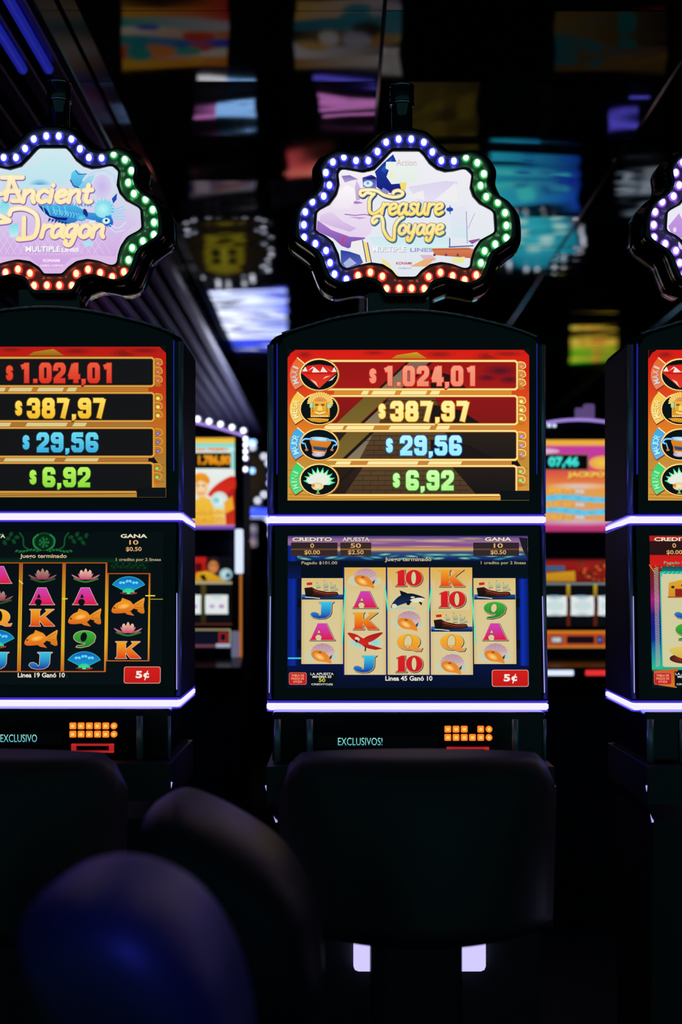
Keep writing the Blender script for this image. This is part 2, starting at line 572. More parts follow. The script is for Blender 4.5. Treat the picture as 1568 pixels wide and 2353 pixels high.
        a.poly([(cx+22, cy+2), (cx+32, cy+8), (cx+30, cy+14), (cx+24, cy+7)], C('#0c1424'))
        a.poly(spline([(cx+4, cy+1), (cx+22, cy-4), (cx+37, cy-2), (cx+30, cy+4), (cx+16, cy+7)], 3, True), C('#e4dcc4'))
        a.ell(cx+10, cy-5, 5, 2, C('#d8d4c0'))
        a.ell(cx-32, cy+15, 6, 5, C('#ded8bc'))
    elif k == 'parrot':
        a.ell(cx-10, cy+2, 32, 14, CREAM, C('#66d6d8'))
        a.ell(cx+22, cy, 20, 14, CREAM, C('#6cd8dc'))
        a.poly(spline([(cx-40, cy-22), (cx-22, cy-19), (cx-8, cy-11), (cx+2, cy-6), (cx+8, cy+4), (cx+2, cy+12), (cx-10, cy+4), (cx-22, cy-2), (cx-32, cy-10)], 4, True), C('#b81f1a'), C('#da2414'))
        a.poly(spline([(cx-4, cy-8), (cx+12, cy-17), (cx+40, cy-23), (cx+30, cy-12), (cx+16, cy-3), (cx+4, cy)], 4, True), C('#9c1c18'), C('#c82418'))
        a.poly([(cx+2, cy+4), (cx+14, cy+6), (cx+40, cy+14), (cx+24, cy+17), (cx+8, cy+14), (cx-4, cy+9)], C('#c41c18'), C('#a81818'))
        a.ell(cx-18, cy-8, 6, 4, C('#e0c8b0'), rot=.5)
        a.poly([(cx-24, cy-7), (cx-16, cy-5), (cx-20, cy+1)], C('#1a1414'))
        a.stroke([(cx+1, cy+11), (cx, cy+19)], 3, C('#2a2024'))
    elif k == 'fan':
        pts = [(cx, cy+16)]
        for i in range(13):
            t = PI*1.17+PI*.66*i/12
            pts.append((cx+42*math.cos(t), cy+16+36*math.sin(t)))
        a.stroke(pts, 2.5, C('#2ac4a8'), None, True)
        a.poly(pts, C('#1560c0'), C('#1a9ad0'))
        for i in (1, 2, 3):
            t = PI*1.17+PI*.66*i/4
            for dx in (-3.5, 3.5):
                a.ell(cx+30*math.cos(t)+dx, cy+16+26*math.sin(t), 3.6, 3, C('#62d8f0'), rot=dx*.15)
        a.ell(cx, cy+16, 14, 10, C('#2ac890'), C('#44dca0'), a0=PI, a1=2*PI)
        a.stroke([(cx-18, cy+17), (cx-6, cy+19)], 3, C('#7a1f18'))
        a.stroke([(cx+6, cy+19), (cx+18, cy+17)], 3, C('#b03a20'))
        a.stroke([(cx-3, cy+18), (cx+3, cy+18)], 3, C('#7ad8a0'))
    elif k == 'fish':
        a.poly(spline([(cx+10, cy-4), (cx+30, cy-18), (cx+37, cy-20), (cx+35, cy-4), (cx+37, cy+13), (cx+28, cy+14), (cx+14, cy+4)], 4, True), C('#f0a02a'), C('#cf6a14'))
        a.stroke([(cx+14, cy-2), (cx+34, cy-14)], 1, C('#b85a10'))
        a.stroke([(cx+14, cy+1), (cx+35, cy+2)], 1, C('#b85a10'))
        a.poly([(cx-18, cy-12), (cx-14, cy-21), (cx+4, cy-14), (cx+10, cy-8)], C('#e8891e'))
        a.poly(spline([(cx-38, cy+6), (cx-28, cy-8), (cx-10, cy-14), (cx+10, cy-7), (cx+14, cy), (cx+4, cy+10), (cx-14, cy+14), (cx-34, cy+14)], 4, True), C('#f29a22'), C('#d8641a'))
        a.ell(cx-10, cy-2, 14, 6, C('#f29622'), C('#ffc864'), rot=-.2)
        a.poly([(cx-10, cy+12), (cx+4, cy+9), (cx+14, cy+20), (cx-2, cy+17)], C('#d8701a'))
        a.poly([(cx+14, cy+4), (cx+22, cy+6), (cx+20, cy+12)], C('#1a0a06'))
        a.ell(cx-32, cy+2, 2, 2, C('#5a1f08'))
    elif k == 'lotus':
        d = lambda h: tuple(q*dim for q in C(h))
        a.stroke(spline([(cx-26, cy+9), (cx, cy+16), (cx+28, cy+9)], 6), 4, d('#2f7a26'))
        for sx, wv, hv, col in ((-24, 13, 7, '#a02450'), (24, 13, 7, '#a02450'), (-13, 10, 14, '#b83a6a'), (13, 10, 14, '#b83a6a')):
            a.poly(spline([(cx, cy+10), (cx+sx*.6, cy+8-hv*.2), (cx+sx*1.35, cy+2-hv*.4), (cx+sx*.8, cy+10)], 4, True), d('#e68aa4'), d(col))
        for sx in (-9, 0, 9):
            a.poly(spline([(cx+sx*.5-5, cy+9), (cx+sx-5, cy-4), (cx+sx*1.1, cy-15+abs(sx)*.4), (cx+sx+5, cy-4), (cx+sx*.5+5, cy+9)], 4, True), d('#f0c0a8'), d('#c0406c'))

COLX = [(693, 788), (791, 886), (889.5, 985), (988, 1084), (1086.5, 1183)]
RY0, RH = 1304.0, 48.9
def cells(i):
    n, y0 = (4, 1328.5) if i in (0, 4) else (5, RY0)
    return [((COLX[i][0]+COLX[i][1])/2, y0+RH*(k+.5)) for k in range(n)], y0, y0+RH*n

# ------------------------------------------------------------------ the room
D0 = 3.57                       # distance of the front machines' screens
CEIL = CZ + 1.70
def px(x, y, d):                # world point seen at pixel (x, y) at distance d
    return ((x-784)*d/FP, d, CZ+(HOR-y)*d/FP)

bm = B(); box(bm, -6, 7, -1.5, 18.2, -.06, 0.0)
obj('floor', bm, M['carpet'], kind='structure')
bm = B(); box(bm, -6, 7, 18.0, 18.2, 0.0, CEIL+.3)
obj('wall_back', bm, M['wall'], kind='structure')
bm = B(); box(bm, -6.2, -6, 1.2, 18.2, 0.0, CEIL+.3)
obj('wall_left', bm, M['wall'], kind='structure')
bm = B(); box(bm, 7, 7.2, 1.2, 18.2, 0.0, CEIL+.3)
obj('wall_right', bm, M['wall'], kind='structure')

# mirror-black ceiling of slightly buckled panels
def build_ceiling():
    bm = B()
    xs = [-.83, .129, 1.118, 2.11, 3.10, 4.09, 5.08, 6.07, 7.0]
    y = 1.0
    ys = []
    while y < 18.3:
        ys.append(y); y += .6
    off = (4.24-ys[0]) % .6
    ys = [q+off-.6 for q in ys]+[18.0]
    N = 10; NB = 18
    for i in range(len(xs)-1):
        for j in range(len(ys)-1):
            x0, x1, y0, y1 = xs[i]+.004, xs[i+1]-.004, ys[j]+.003, ys[j+1]-.003
            if y1 < 1.5: continue
            amp = R.uniform(-.0022, .0030)
            tx, ty = R.gauss(0, .0012), R.gauss(0, .0022)
            ph, fx = R.uniform(0, 6), R.uniform(1, 3)
            a2 = R.uniform(.0001, .0005); a3 = R.choice((.00003, .00008, .00016, .0003)); f3 = R.uniform(6, 13); p3 = R.uniform(0, 6)
            g = []
            for a in range(N+1):
                row = []
                for b in range(NB+1):
                    u, v = a/N*2-1, b/NB*2-1
                    z = amp*(1-u*u)*(1-v*v)+tx*u*.45+ty*v*.3+a2*math.sin(ph+fx*u*2.5+v*4)+a3*math.sin(p3+f3*v+1.5*math.sin(u*2+ph))
                    row.append(bm.verts.new((x0+(x1-x0)*a/N, y0+(y1-y0)*b/NB, CEIL+z)))
                g.append(row)
            for a in range(N):
                for b in range(NB):
                    bm.faces.new((g[a][b], g[a][b+1], g[a+1][b+1], g[a+1][b]))
    me = bpy.data.meshes.new('ceiling')
    bm.to_mesh(me); bm.free()
    o = link('ceiling', me, None, M['mirror'], True)
    o['kind'] = 'structure'
    return xs, ys
CXS, CYS = build_ceiling()
bm = B(); box(bm, -6, 7, 1.2, 18.2, CEIL+.12, CEIL+.2)
obj('trim_1', bm, M['wall'], kind='structure')
bm = B()
for x in CXS[1:-1]:
    cyl(bm, (x, 1.5, CEIL+.002), (x, 18, CEIL+.002), .007, n=10)
o = obj('trim_2', bm, M['seam'], smooth=True, kind='structure')
# slatted dark metal soffit on the left
bm = B()
x = -.87
while x > -5.9:
    box(bm, x-.052, x, 1.5, 18, CEIL-.10, CEIL+.02, .006)
    x -= .092
obj('trim_3', bm, M['slat'], kind='structure')
bm = B(); box(bm, -.862, -.834, 1.5, 18, CEIL-.12, CEIL+.05, .004)
obj('trim_4', bm, M['darkchrome'], kind='structure')

# ------------------------------------------------------------------ front slot machines
def S(d): return d/FP
# local maps of the mid machine's picture pixels onto its surfaces (origin at the floor under the screen plane)
MX = 935.0
def plane_map(dy, tilt_ref=None, tilt=0.):
    """surface at local depth dy; tilt = forward shift per pixel below tilt_ref"""
    s = S(D0+dy)
    nz = Vector((0, -1, 0)) if not tilt else Vector((0, -1, -tilt/s*-1)).normalized()
    def fn(x, y):
        yy = dy
        if tilt: yy = dy-tilt*(y-tilt_ref)
        return ((x-MX)*s, yy, CZ+(HOR-y)*s), nz
    return fn
TOPMAP = plane_map(-.004)
TILT = .042/430
LOWMAP = plane_map(-.006, 1190, TILT)
def zpx(y, dy=0.): return CZ+(HOR-y)*S(D0+dy)
def xpx(x, dy=0.): return (x-MX)*S(D0+dy)

WHITE = C('#efe6c8')
def top_art(side_view=False, right=False):
    a = Art()
    x0, x1, y0, y1 = 661, 1216.5, 804, 1150
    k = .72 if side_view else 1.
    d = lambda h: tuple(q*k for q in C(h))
    a.grad(x0, y0, x1, y1, [(y0, d('#d5190f')), (850, d('#d8200f')), (920, d('#dd4a18')), (985, d('#e07a22')), (1050, d('#d08a30')), (1075, d('#b8802c')), (y1, d('#c48a34'))])
    # dark smoky patches along the top edge
    for cx, cy, rx, ry in ((700, 815, 22, 10), (1010, 814, 40, 9), (1120, 819, 34, 14), (1166, 813, 44, 8), (860, 811, 30, 6)):
        for q in (1, .7, .4):
            a.ell(cx, cy, rx*q, ry*q, mixc(d('#cf1c10'), d('#5a0c0c'), .75*(1.1-q)))
    # wooden ground and temple
    a.poly([(x0, 1062), (760, 1046), (900, 1056), (1060, 1058), (x1, 1048), (x1, y1), (x0, y1)], d('#c08a34'), d('#d69a3c'))
    for yy in (1080, 1098, 1118, 1136, 1144):
        a.stroke([(x0+2, yy), (780, yy+3), (x1-4, yy-4)], 1.1, d('#8a5a1c'))
    a.poly([(900, 824), (912, 816), (958, 809), (982, 824)], d('#d49a24'), d('#a87a1a'))
    a.poly([(896, 900), (985, 900), (1010, 985), (1060, 1060), (1090, 1140), (820, 1140), (790, 1060), (850, 985)], d('#7a5a2a'), d('#5a4020'))
    a.poly([(985, 890), (1030, 900), (1100, 960), (1150, 1010), (1190, 1060), (1200, 1075), (1090, 1090), (1010, 985)], d('#2a140e'), d('#140a0a'))
    # bright stair treads between the rows
    for yy, segs in ((902, ((832, 846), (856, 908), (922, 980), (990, 1010))), (983.5, ((745, 788), (796, 858), (895, 988), (1003, 1032))), (1064, ((772, 805), (845, 960), (985, 1060)))):
        a.rect(768, yy-6, 1176, yy+6, d('#dd8a2e') if yy < 950 else d('#c8843a'))
        for s0, s1 in segs:
            a.poly([(s0+3, yy-5), (s1+3, yy-5), (s1-2, yy+5), (s0-3, yy+5)], d('#ffe9a0'))
    # four jackpot rows
    rows = [(829.5, 895), (910, 975.5), (990.5, 1057), (1071, 1138)]
    fills = [('#94100f', '#a01512'), ('#8e1012', '#7e1210'), ('#2a1c14', '#1d1412'), ('#241712', '#140f10')]
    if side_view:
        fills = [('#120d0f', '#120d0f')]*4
    for (ya, yb), (f0, f1) in zip(rows, fills):
        xr = 1189 if ya < 1000 else 1187
        last = ya > 1065
        a.rect(742, ya, xr, yb, C(f0), C(f1))
        if not side_view:
            # stairway and temple seen through the dark glass
            t0 = (ya-840)/300.
            lx = 905-t0*150
            a.poly([(lx+34, ya), (lx+78, ya), (lx+8, yb), (lx-36, yb)], C('#6e665a') if ya < 1060 else C('#2c1c14'), C('#8a7a5a') if ya < 1060 else C('#241610'))
            if ya > 900: a.poly([(max(744, lx-30), ya), (lx+24, ya), (lx-46, yb), (max(744, lx-100), yb)], C('#6e5a24') if ya < 1060 else C('#2a1a12'), C('#7a6428') if ya < 1060 else C('#1e130f'))
            a.stroke([(lx+30, ya), (lx-40, yb)], 5, C('#22120e'))
            a.stroke([(lx+84, ya), (lx+14, yb)], 5, C('#22120e'))
            if ya > 900:
                cx = 955
                hw = (30, 30, 62, 95, 120)[rows.index((ya, yb))+1]
                a.poly([(cx-hw, ya+2), (cx+hw*.7, ya+2), (cx+hw*1.15, yb-3), (cx-hw*1.35, yb-3)], C('#5c4426'), C('#4a3420'))
                for q in range(1, 6):
                    yy = ya+(yb-ya)*q/6
                    a.stroke([(cx-hw*1.2, yy), (cx+hw, yy)], 1.2, C('#2a190f'))
                    for r_ in range(7):
                        xx = cx-hw+2*hw*(r_+.5*(q % 2))/7
                        a.stroke([(xx, yy), (xx-1, yy+(yb-ya)/6)], 1, C('#2a190f'))
            if ya < 1000:
                a.poly([(1040+t0*80, ya+ (yb-ya)*.5), (1080+t0*120, yb), (990, yb), (990, ya+20)], C('#1c0f10'))
            if ya < 850:
                for cx, cy, rx, ry in ((1150, 852, 40, 14), (1120, 868, 24, 8), (1170, 872, 26, 10)):
                    for q in (1, .65, .35):
                        a.ell(cx, cy, rx*q, ry*q, mixc(C('#94100f'), C('#3a0a22'), 1.05-q*.85))
        gold, rim = (C('#ffe79a'), C('#c9882a')) if not side_view else (C('#e0a548'), C('#8a5a1a'))
        if last:
            fr = [(742, ya), (xr-6, ya), (xr, ya+3), (xr, yb-8)]
            lo = [(742, yb), (1148, yb)]
            for pl in (fr, lo):
                a.stroke(pl, 6.2, rim, None, False, False); a.stroke(pl, 3.6, gold, None, False, False)
        else:
            fr = [(742, ya), (xr-5, ya), (xr, ya+4), (xr, yb-4), (xr-5, yb), (742, yb)]
            a.stroke(fr, 6.2, rim); a.stroke(fr, 3.6, gold)
        # jewelled ornament on the right end
        gem = {829.5: '#e06a4a', 910: '#ffe95a', 990.5: '#8a84d8', 1071: '#5ae06a'}[ya]
        if side_view: gem = {829.5: '#d01810', 910: '#e8d820', 990.5: '#2a2ab0', 1071: '#3ad030'}[ya]
        nb = 2 if last else 3
        g2 = C('#e09a34') if not side_view else C('#c07820')
        a.rect(xr+1, ya+4, xr+6, yb-4, g2, C('#d8842a'))
        for q in range(nb):
            yy = ya+13+q*(yb-ya-20)/2.3
            a.poly(spline([(xr+3, yy-11), (xr+16, yy-9), (xr+20, yy+1), (xr+12, yy+5), (xr+18, yy+11), (xr+4, yy+13)], 4, True), g2, C('#b86a1c'))
            a.stroke(spline([(xr+3, yy-11), (xr+16, yy-9), (xr+19, yy+1), (xr+12, yy+5)], 4), 1.6, gold)
            a.ell(xr+9, yy, 4.4, 4, C(gem), mixc(C(gem), (1, 1, 1), .45))
    # row totals
    if side_view:
        cs = [('#e8583a', '#d83020', '#7a1010'), ('#ffe060', '#f0b820', '#6a4a10'), ('#6ad8f0', '#3aa8d8', '#10384a'), ('#b8f060', '#8ad838', '#24501a')]
    else:
        cs = [('#f49a7c', '#ee8a6c', '#d02018'), ('#fff2a0', '#ffe680', '#c88018'), ('#b8f4ff', '#9ae8f8', '#1a70b0'), ('#d4fcae', '#b0f48a', '#2a9a34')]
    tx = [('$', '1.024,01', 847, 876, 1099, 841, 888), ('$', '387,97', 868, 894, 1081, 922, 969), ('$', '29,56', 885, 916, 1063, 1001, 1047), ('$', '6,92', 901, 930, 1045, 1081, 1127)]
    for (dl, s, xa, xb, xc, ya, yb), (c1, c2, oc) in zip(tx, cs):
        a.digits(dl, xa, xa+20, ya+1, yb-1, C(c1), C(c2), C(oc))
        a.digits(s, xb+1, xc, ya, yb, C(c1), C(c2), C(oc))
    # round medallions and their name tabs
    tabs = [('MAXI', '#e8641e', '#d8d0c8', '#b02818'), ('MEGA', '#f4c848', '#ffe99a', '#a86a10'), ('MAJOR', '#38a8e4', '#a8f0ff', '#0e4a8a'), ('MINI', '#2fd06a', '#8cf8a4', '#0a6a2a')]
    for (nm, cf, ct, cd), cy in zip(tabs, (862, 941, 1022.5, 1103)):
        cx = 734
        r0, r1 = (46, 38), (68, 58)
        A0, A1 = PI*.80, PI*1.235
        arc = [(cx+r1[0]*math.cos(A0+(A1-A0)*i/14), cy+r1[1]*math.sin(A0+(A1-A0)*i/14)) for i in range(15)]
        arc += [(cx+r0[0]*math.cos(A1-(A1-A0)*i/14), cy+r0[1]*math.sin(A1-(A1-A0)*i/14)) for i in range(15)]
        a.stroke([(x+1, y+1) for x, y in arc], 3, C('#7a3a10'), None, True, nd=6)
        a.poly(arc, C(cf), mixc(C(cf), C('#ffffff'), .12))
        a.stroke([arc[14], arc[15]], 2.6, C('#ffe79a'))
        n = len(nm)
        for i, ch in enumerate(nm):
            t = PI*(.86+.285*(i+.5)/n)
            mx, my = cx+57.5*math.cos(t), cy+49*math.sin(t)
            wd = 4.5 if ch == 'I' else 11 if ch == 'M' else 9.5
            a.text(ch, mx+.8, my+.8, wd, 14, C(cd), None, .03, t-PI*1.5+PI*.02)
            a.text(ch, mx, my, wd, 14, C(ct), None, .02, t-PI*1.5+PI*.02)
        a.ell(cx, cy, 46.5, 38.5, C('#c9741e'))
        a.ell(cx-.6, cy-.6, 45, 37, C('#ffdc84'))
        a.ell(cx, cy, 42.5, 34.5, C('#07090c'))
        if nm == 'MAXI':
            a.poly([(cx-42, cy-5), (cx-28, cy-21), (cx, cy-24), (cx+28, cy-20), (cx+41, cy-6), (cx, cy+31)], C('#d81814'), C('#e03a24'))
            for q in ([(-40, -8), (-32, -19), (-27, -8)], [(-17, -5), (-12, -18), (2, -6)], [(2, -6), (8, -19), (19, -6)], [(28, -6), (34, -18), (40, -7)], [(-26, -9), (-15, -19), (-12, -17)], [(14, -18), (24, -10), (30, -6)]):
                a.poly([(cx+x, cy+y) for x, y in q], C('#f6e4d8'))
            for q in ([(-20, 10), (-8, 16), (-2, 29)], [(20, 15), (40, -1), (30, 12)], [(14, 4), (26, 2), (8, 10)]):
                a.poly([(cx+x, cy+y) for x, y in q], C('#f0cbb4'))
            a.poly([(cx-42, cy-5), (cx+41, cy-6), (cx+30, cy-2), (cx-26, cy-2)], C('#b81010'))
        elif nm == 'MEGA':
            a.ell(cx+2, cy-14, 29, 25, C('#e8b848'), C('#d86a4a'), a0=PI*.98, a1=PI*2.1)
            for i in range(16):
                t = PI+PI*i/15
                a.stroke([(cx+2+18*math.cos(t), cy-14+15*math.sin(t)), (cx+2+29*math.cos(t), cy-14+25*math.sin(t))], 2.4, C('#f8dc80'))
            a.rect(cx-20, cy-18, cx+24, cy+18, C('#f0b83c'), C('#d89020'))
            a.rect(cx-22, cy-14, cx-12, cy-4, C('#a8e0b0')); a.rect(cx+18, cy-12, cx+27, cy-3, C('#a8e0b0'))
            for q in (-6, 8):
                a.ell(cx+q, cy-10, 4.5, 2.6, C('#8a5a14'))
            a.poly([(cx-3, cy-8), (cx+5, cy-8), (cx+8, cy+3), (cx-5, cy+3)], C('#f8d468'))
            a.stroke([(cx-9, cy+7), (cx, cy+10), (cx+12, cy+7)], 2.6, C('#fff0b0'))
            a.stroke([(cx-14, cy-15), (cx-15, cy+6)], 1.6, C('#a86c14')); a.stroke([(cx+17, cy-14), (cx+18, cy+6)], 1.6, C('#a86c14'))
            for q in range(8):
                a.ell(cx-17+5*q, cy+16, 1.8, 1.6, C('#fff2b4'))
            a.poly([(cx-28, cy+21), (cx-12, cy+20), (cx+22, cy+22), (cx+20, cy+28), (cx, cy+31), (cx-18, cy+28)], C('#e8a430'), C('#c8841c'))
        elif nm == 'MAJOR':
            a.poly(spline([(cx-19, cy-13), (cx+26, cy-9), (cx+18, cy+9), (cx+12, cy+22), (cx-14, cy+20), (cx-17, cy+6)], 5, True), C('#e8861e'), C('#c86a18'))
            a.poly([(cx-16, cy+3), (cx+20, cy+7), (cx+14, cy+14), (cx-12, cy+11)], C('#2c5a8a'), C('#16304e'))
            a.ell(cx+2, cy-13, 24, 5, C('#7ac4ee'), C('#d8f4ff'), rot=.08)
            for s_ in (-1, 1):
                hp = spline([(cx+s_*20, cy-12+s_*1), (cx+s_*34, cy-11+s_*2), (cx+s_*41, cy-4+s_*2), (cx+s_*36, cy-1+s_*2)], 5)
                a.stroke(hp, 5, C('#2a78c8')); a.stroke(hp, 2.2, C('#a8e4ff'))
                a.stroke([(cx+s_*33, cy-1+s_*2), (cx+s_*29, cy+9)], 2.4, C('#8ac8e8'))
                a.ell(cx+s_*29, cy+12, 4, 2.6, C('#c8744a'))
            a.ell(cx-2, cy+22, 15, 6, C('#a89cc0'), C('#e8dce8'))
            a.stroke([(cx-13, cy+16), (cx+12, cy+18)], 2, C('#f8dc90'))
        else:
            for i in range(10):
                t = PI*1.02+PI*1.0*i/9
                L = 39-abs(i-4.5)*.4
                ex, ey = cx+L*math.cos(t), cy+4+ (32 if 2 < i < 7 else 30)*math.sin(t)*1.05
                nx, ny = -math.sin(t)*5, math.cos(t)*5
                mx, my = cx+L*.62*math.cos(t), cy+6+20*math.sin(t)
                a.poly([(cx-nx*.3, cy+10-ny*.3), (mx-nx, my-ny), (ex, ey), (mx+nx, my+ny), (cx+nx*.3, cy+10+ny*.3)], C('#4fe69a'))
                a.poly([(cx-nx*.3, cy+10), (mx-nx*.8, my-ny*.8), (cx+(ex-cx)*.8, cy+(ey-cy)*.8), (mx+nx*.8, my+ny*.8), (cx+nx*.3, cy+10)], C('#bdf4cc'))
            a.poly(spline([(cx-30, cy+2), (cx-14, cy-12), (cx+6, cy-15), (cx+24, cy-4), (cx+16, cy+10), (cx-6, cy+14)], 5, True), C('#e8ece0'))
            a.ell(cx-4, cy+15, 14, 9, C('#e8c880'), C('#f8e8c0'))
            a.ell(cx-14, cy+13, 4, 4, C('#d88a4a'))
            a.stroke([(cx-3, cy+22), (cx-3, cy+30)], 4, C('#4fcf8a'))
            a.stroke([(cx-7, cy+31), (cx+1, cy+31)], 2, C('#c8b060'))
    a.rect(1150, 1128, x1, y1, C('#0a0a0c'))
    a.poly([(x0-1, y0-1), (x0+22, y0-1), (x0+8, y0+8), (x0-1, y0+22)], C('#0a0507'))
    a.poly([(x1+1, y0-1), (x1-16, y0-1), (x1+1, y0+16)], C('#0a0507'))
    return a, [(x0-1.5, y0-1.5), (x1+1.5, y0-1.5), (x1+1.5, y1+1.5), (x0-1.5, y1+1.5)]

def header_text(a, win, line, col=None):
    W, G = C('#e6dcbc'), C('#d8a868')
    sh = (.01, .008, .012)
    def t(s, cx, cy, wd, h, c=W, b=.02):
        a.text(s, cx+.9, cy+.9, wd, h, sh, None, b)
        a.text(s, cx, cy, wd, h, c, None, b)
    t('CREDITO', 717.5, 1239.6, 91, 9, W, .035)
    t('0', 717.5, 1254, 8.5, 10.5, G); t('$0.00', 717.5, 1270, 36, 11, G)
    t('APUESTA', 818, 1239.6, 62, 9, W, .02)
    t('50', 817.5, 1254, 24, 10.5, G); t('$2.50', 817.5, 1270, 36, 11, G)
    t('GANA', 1144.5, 1239.4, 61, 9, W, .035)
    t('10', 1144.5, 1254, 21, 10.5, G); t('$0.50', 1144.5, 1270, 36, 11, G)
    t('Juego terminado', 937.5, 1286.5, 107, 12, C('#cdb890'), .02)
    t('Pagado $101.00', 734, 1294.5, 82, 9, C('#b8a480'), .015)
    t('1 credito por 2 lineas', 1155.5, 1294.3, 103, 9, C('#b8a480'), .015)
    t(line, 938, 1556.5, 107, 11, C('#e8e4d4'), .025)

def buttons_art(a):
    a.rrect(665, 1543, 705.5, 1571, 4, C('#c86a58')); a.rrect(666.3, 1544.3, 704.2, 1569.7, 3.5, C('#c4261c'), C('#c01c18'))
    for s, y, wd in (('TABLA DE', 1550, 29), ('PAGOS DE', 1557, 29), ('AYUDA', 1564, 21)):
        a.text(s, 685, y, wd, 5.4, C('#f0a888'), None, .02)
    a.rect(712, 1541, 771, 1575, C('#04060c'))
    for s, y, wd, h, c in (('LA APUESTA', 1546.5, 53, 5.4, '#dcdcd8'), ('MINIMA ES', 1553, 43, 5.4, '#dcdcd8'), ('50', 1560.6, 15, 8.5, '#d8c838'), ('CREDITO(S)', 1570.5, 49, 5.4, '#dcdcd8')):
        a.text(s, 740.5, y, wd, h, C(c), None, .02)

def price_button():
    a = Art()
    a.rrect(1126.5, 1537, 1210.5, 1575.5, 5, C('#d89a88')); a.rrect(1128, 1538.5, 1209, 1574, 4.4, C('#d01a14'), C('#c01410'))
    a.text('5', 1161, 1555.3, 15, 16.5, C('#f4e8e0'), None, .045)
    a.text('c', 1177.5, 1557, 13, 11.5, C('#f4e8e0'), None, .045)
    a.stroke([(1180.5, 1547.5), (1174.5, 1567)], 2.4, C('#f4e8e0'))
    return a, [(1126, 1536.5), (1211, 1536.5), (1211, 1576), (1126, 1576)]

def reel_art(i, syms, style):
    a = Art()
    cc, y0, y1 = cells(i)
    x0, x1 = COLX[i]
    pl = [(x0, y0), (x1, y0), (x1, y1), (x0, y1)]
    if style == 'sea':
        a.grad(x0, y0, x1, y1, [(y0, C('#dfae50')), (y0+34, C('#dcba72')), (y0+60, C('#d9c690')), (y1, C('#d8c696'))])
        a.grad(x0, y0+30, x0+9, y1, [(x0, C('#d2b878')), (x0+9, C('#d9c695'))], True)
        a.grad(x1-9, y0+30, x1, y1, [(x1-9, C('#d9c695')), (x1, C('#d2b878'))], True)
        for k, (s, (cx, cy)) in enumerate(zip(syms, cc)): sym(a, s, cx, cy)
    elif style == 'dragon':
        a.rect(x0, y0, x1, y1, C('#04050a'), C('#070a14'))
        for (s, (cx, cy)) in zip(syms, cc):
            dim = 1.
            if s.endswith('~'): s, dim = s[:-1], .5
            sym(a, s, cx, cy, True, dim)
        for xx in ((x0+.5, x1-.5) if True else ()):
            a.grad(xx-2, y0-4, xx+2, y1, [(y0-4, C('#b0521c')), (y0+80, C('#d8a018')), (y1-60, C('#e0a820')), (y1, C('#c0641c'))])
        a.stroke([(x0, y0-3), (x1, y0-3)], 2.4, C('#a84e1e')); a.stroke([(x0, y1), (x1, y1)], 2.4, C('#b8602a'))
    else:
        a.rect(x0-8, y0-4, x1+2, y1+4, C('#cfcb9e'), C('#d2cc9c'))
        for k, (s, (cx, cy)) in enumerate(zip(syms, cc)):
            if s == 'house':
                a.poly([(cx-40, cy+18), (cx-38, cy-14), (cx-4, cy-22), (cx+36, cy-16), (cx+40, cy+18)], C('#e0a42c'), C('#d08a24'))
                a.rect(cx-24, cy, cx-8, cy+18, C('#8a1c14')); a.ell(cx-29, cy-4, 4, 3, C('#2a2a1c')); a.ell(cx-6, cy-8, 4, 3, C('#2a2a1c'))
                a.stroke([(cx-40, cy+19), (cx+40, cy+19)], 3, C('#a8541c'))
            elif s == 'taco':
                a.ell(cx, cy+12, 40, 12, C('#3a1a14'), C('#a02a1c')); a.poly(spline([(cx-40, cy-8), (cx-10, cy-16), (cx+34, cy-10), (cx+38, cy+14), (cx, cy+14), (cx-26, cy+6)], 5, True), C('#e0c460'), C('#d0ac48'))
            else: sym(a, s, cx, cy)
    return a, pl

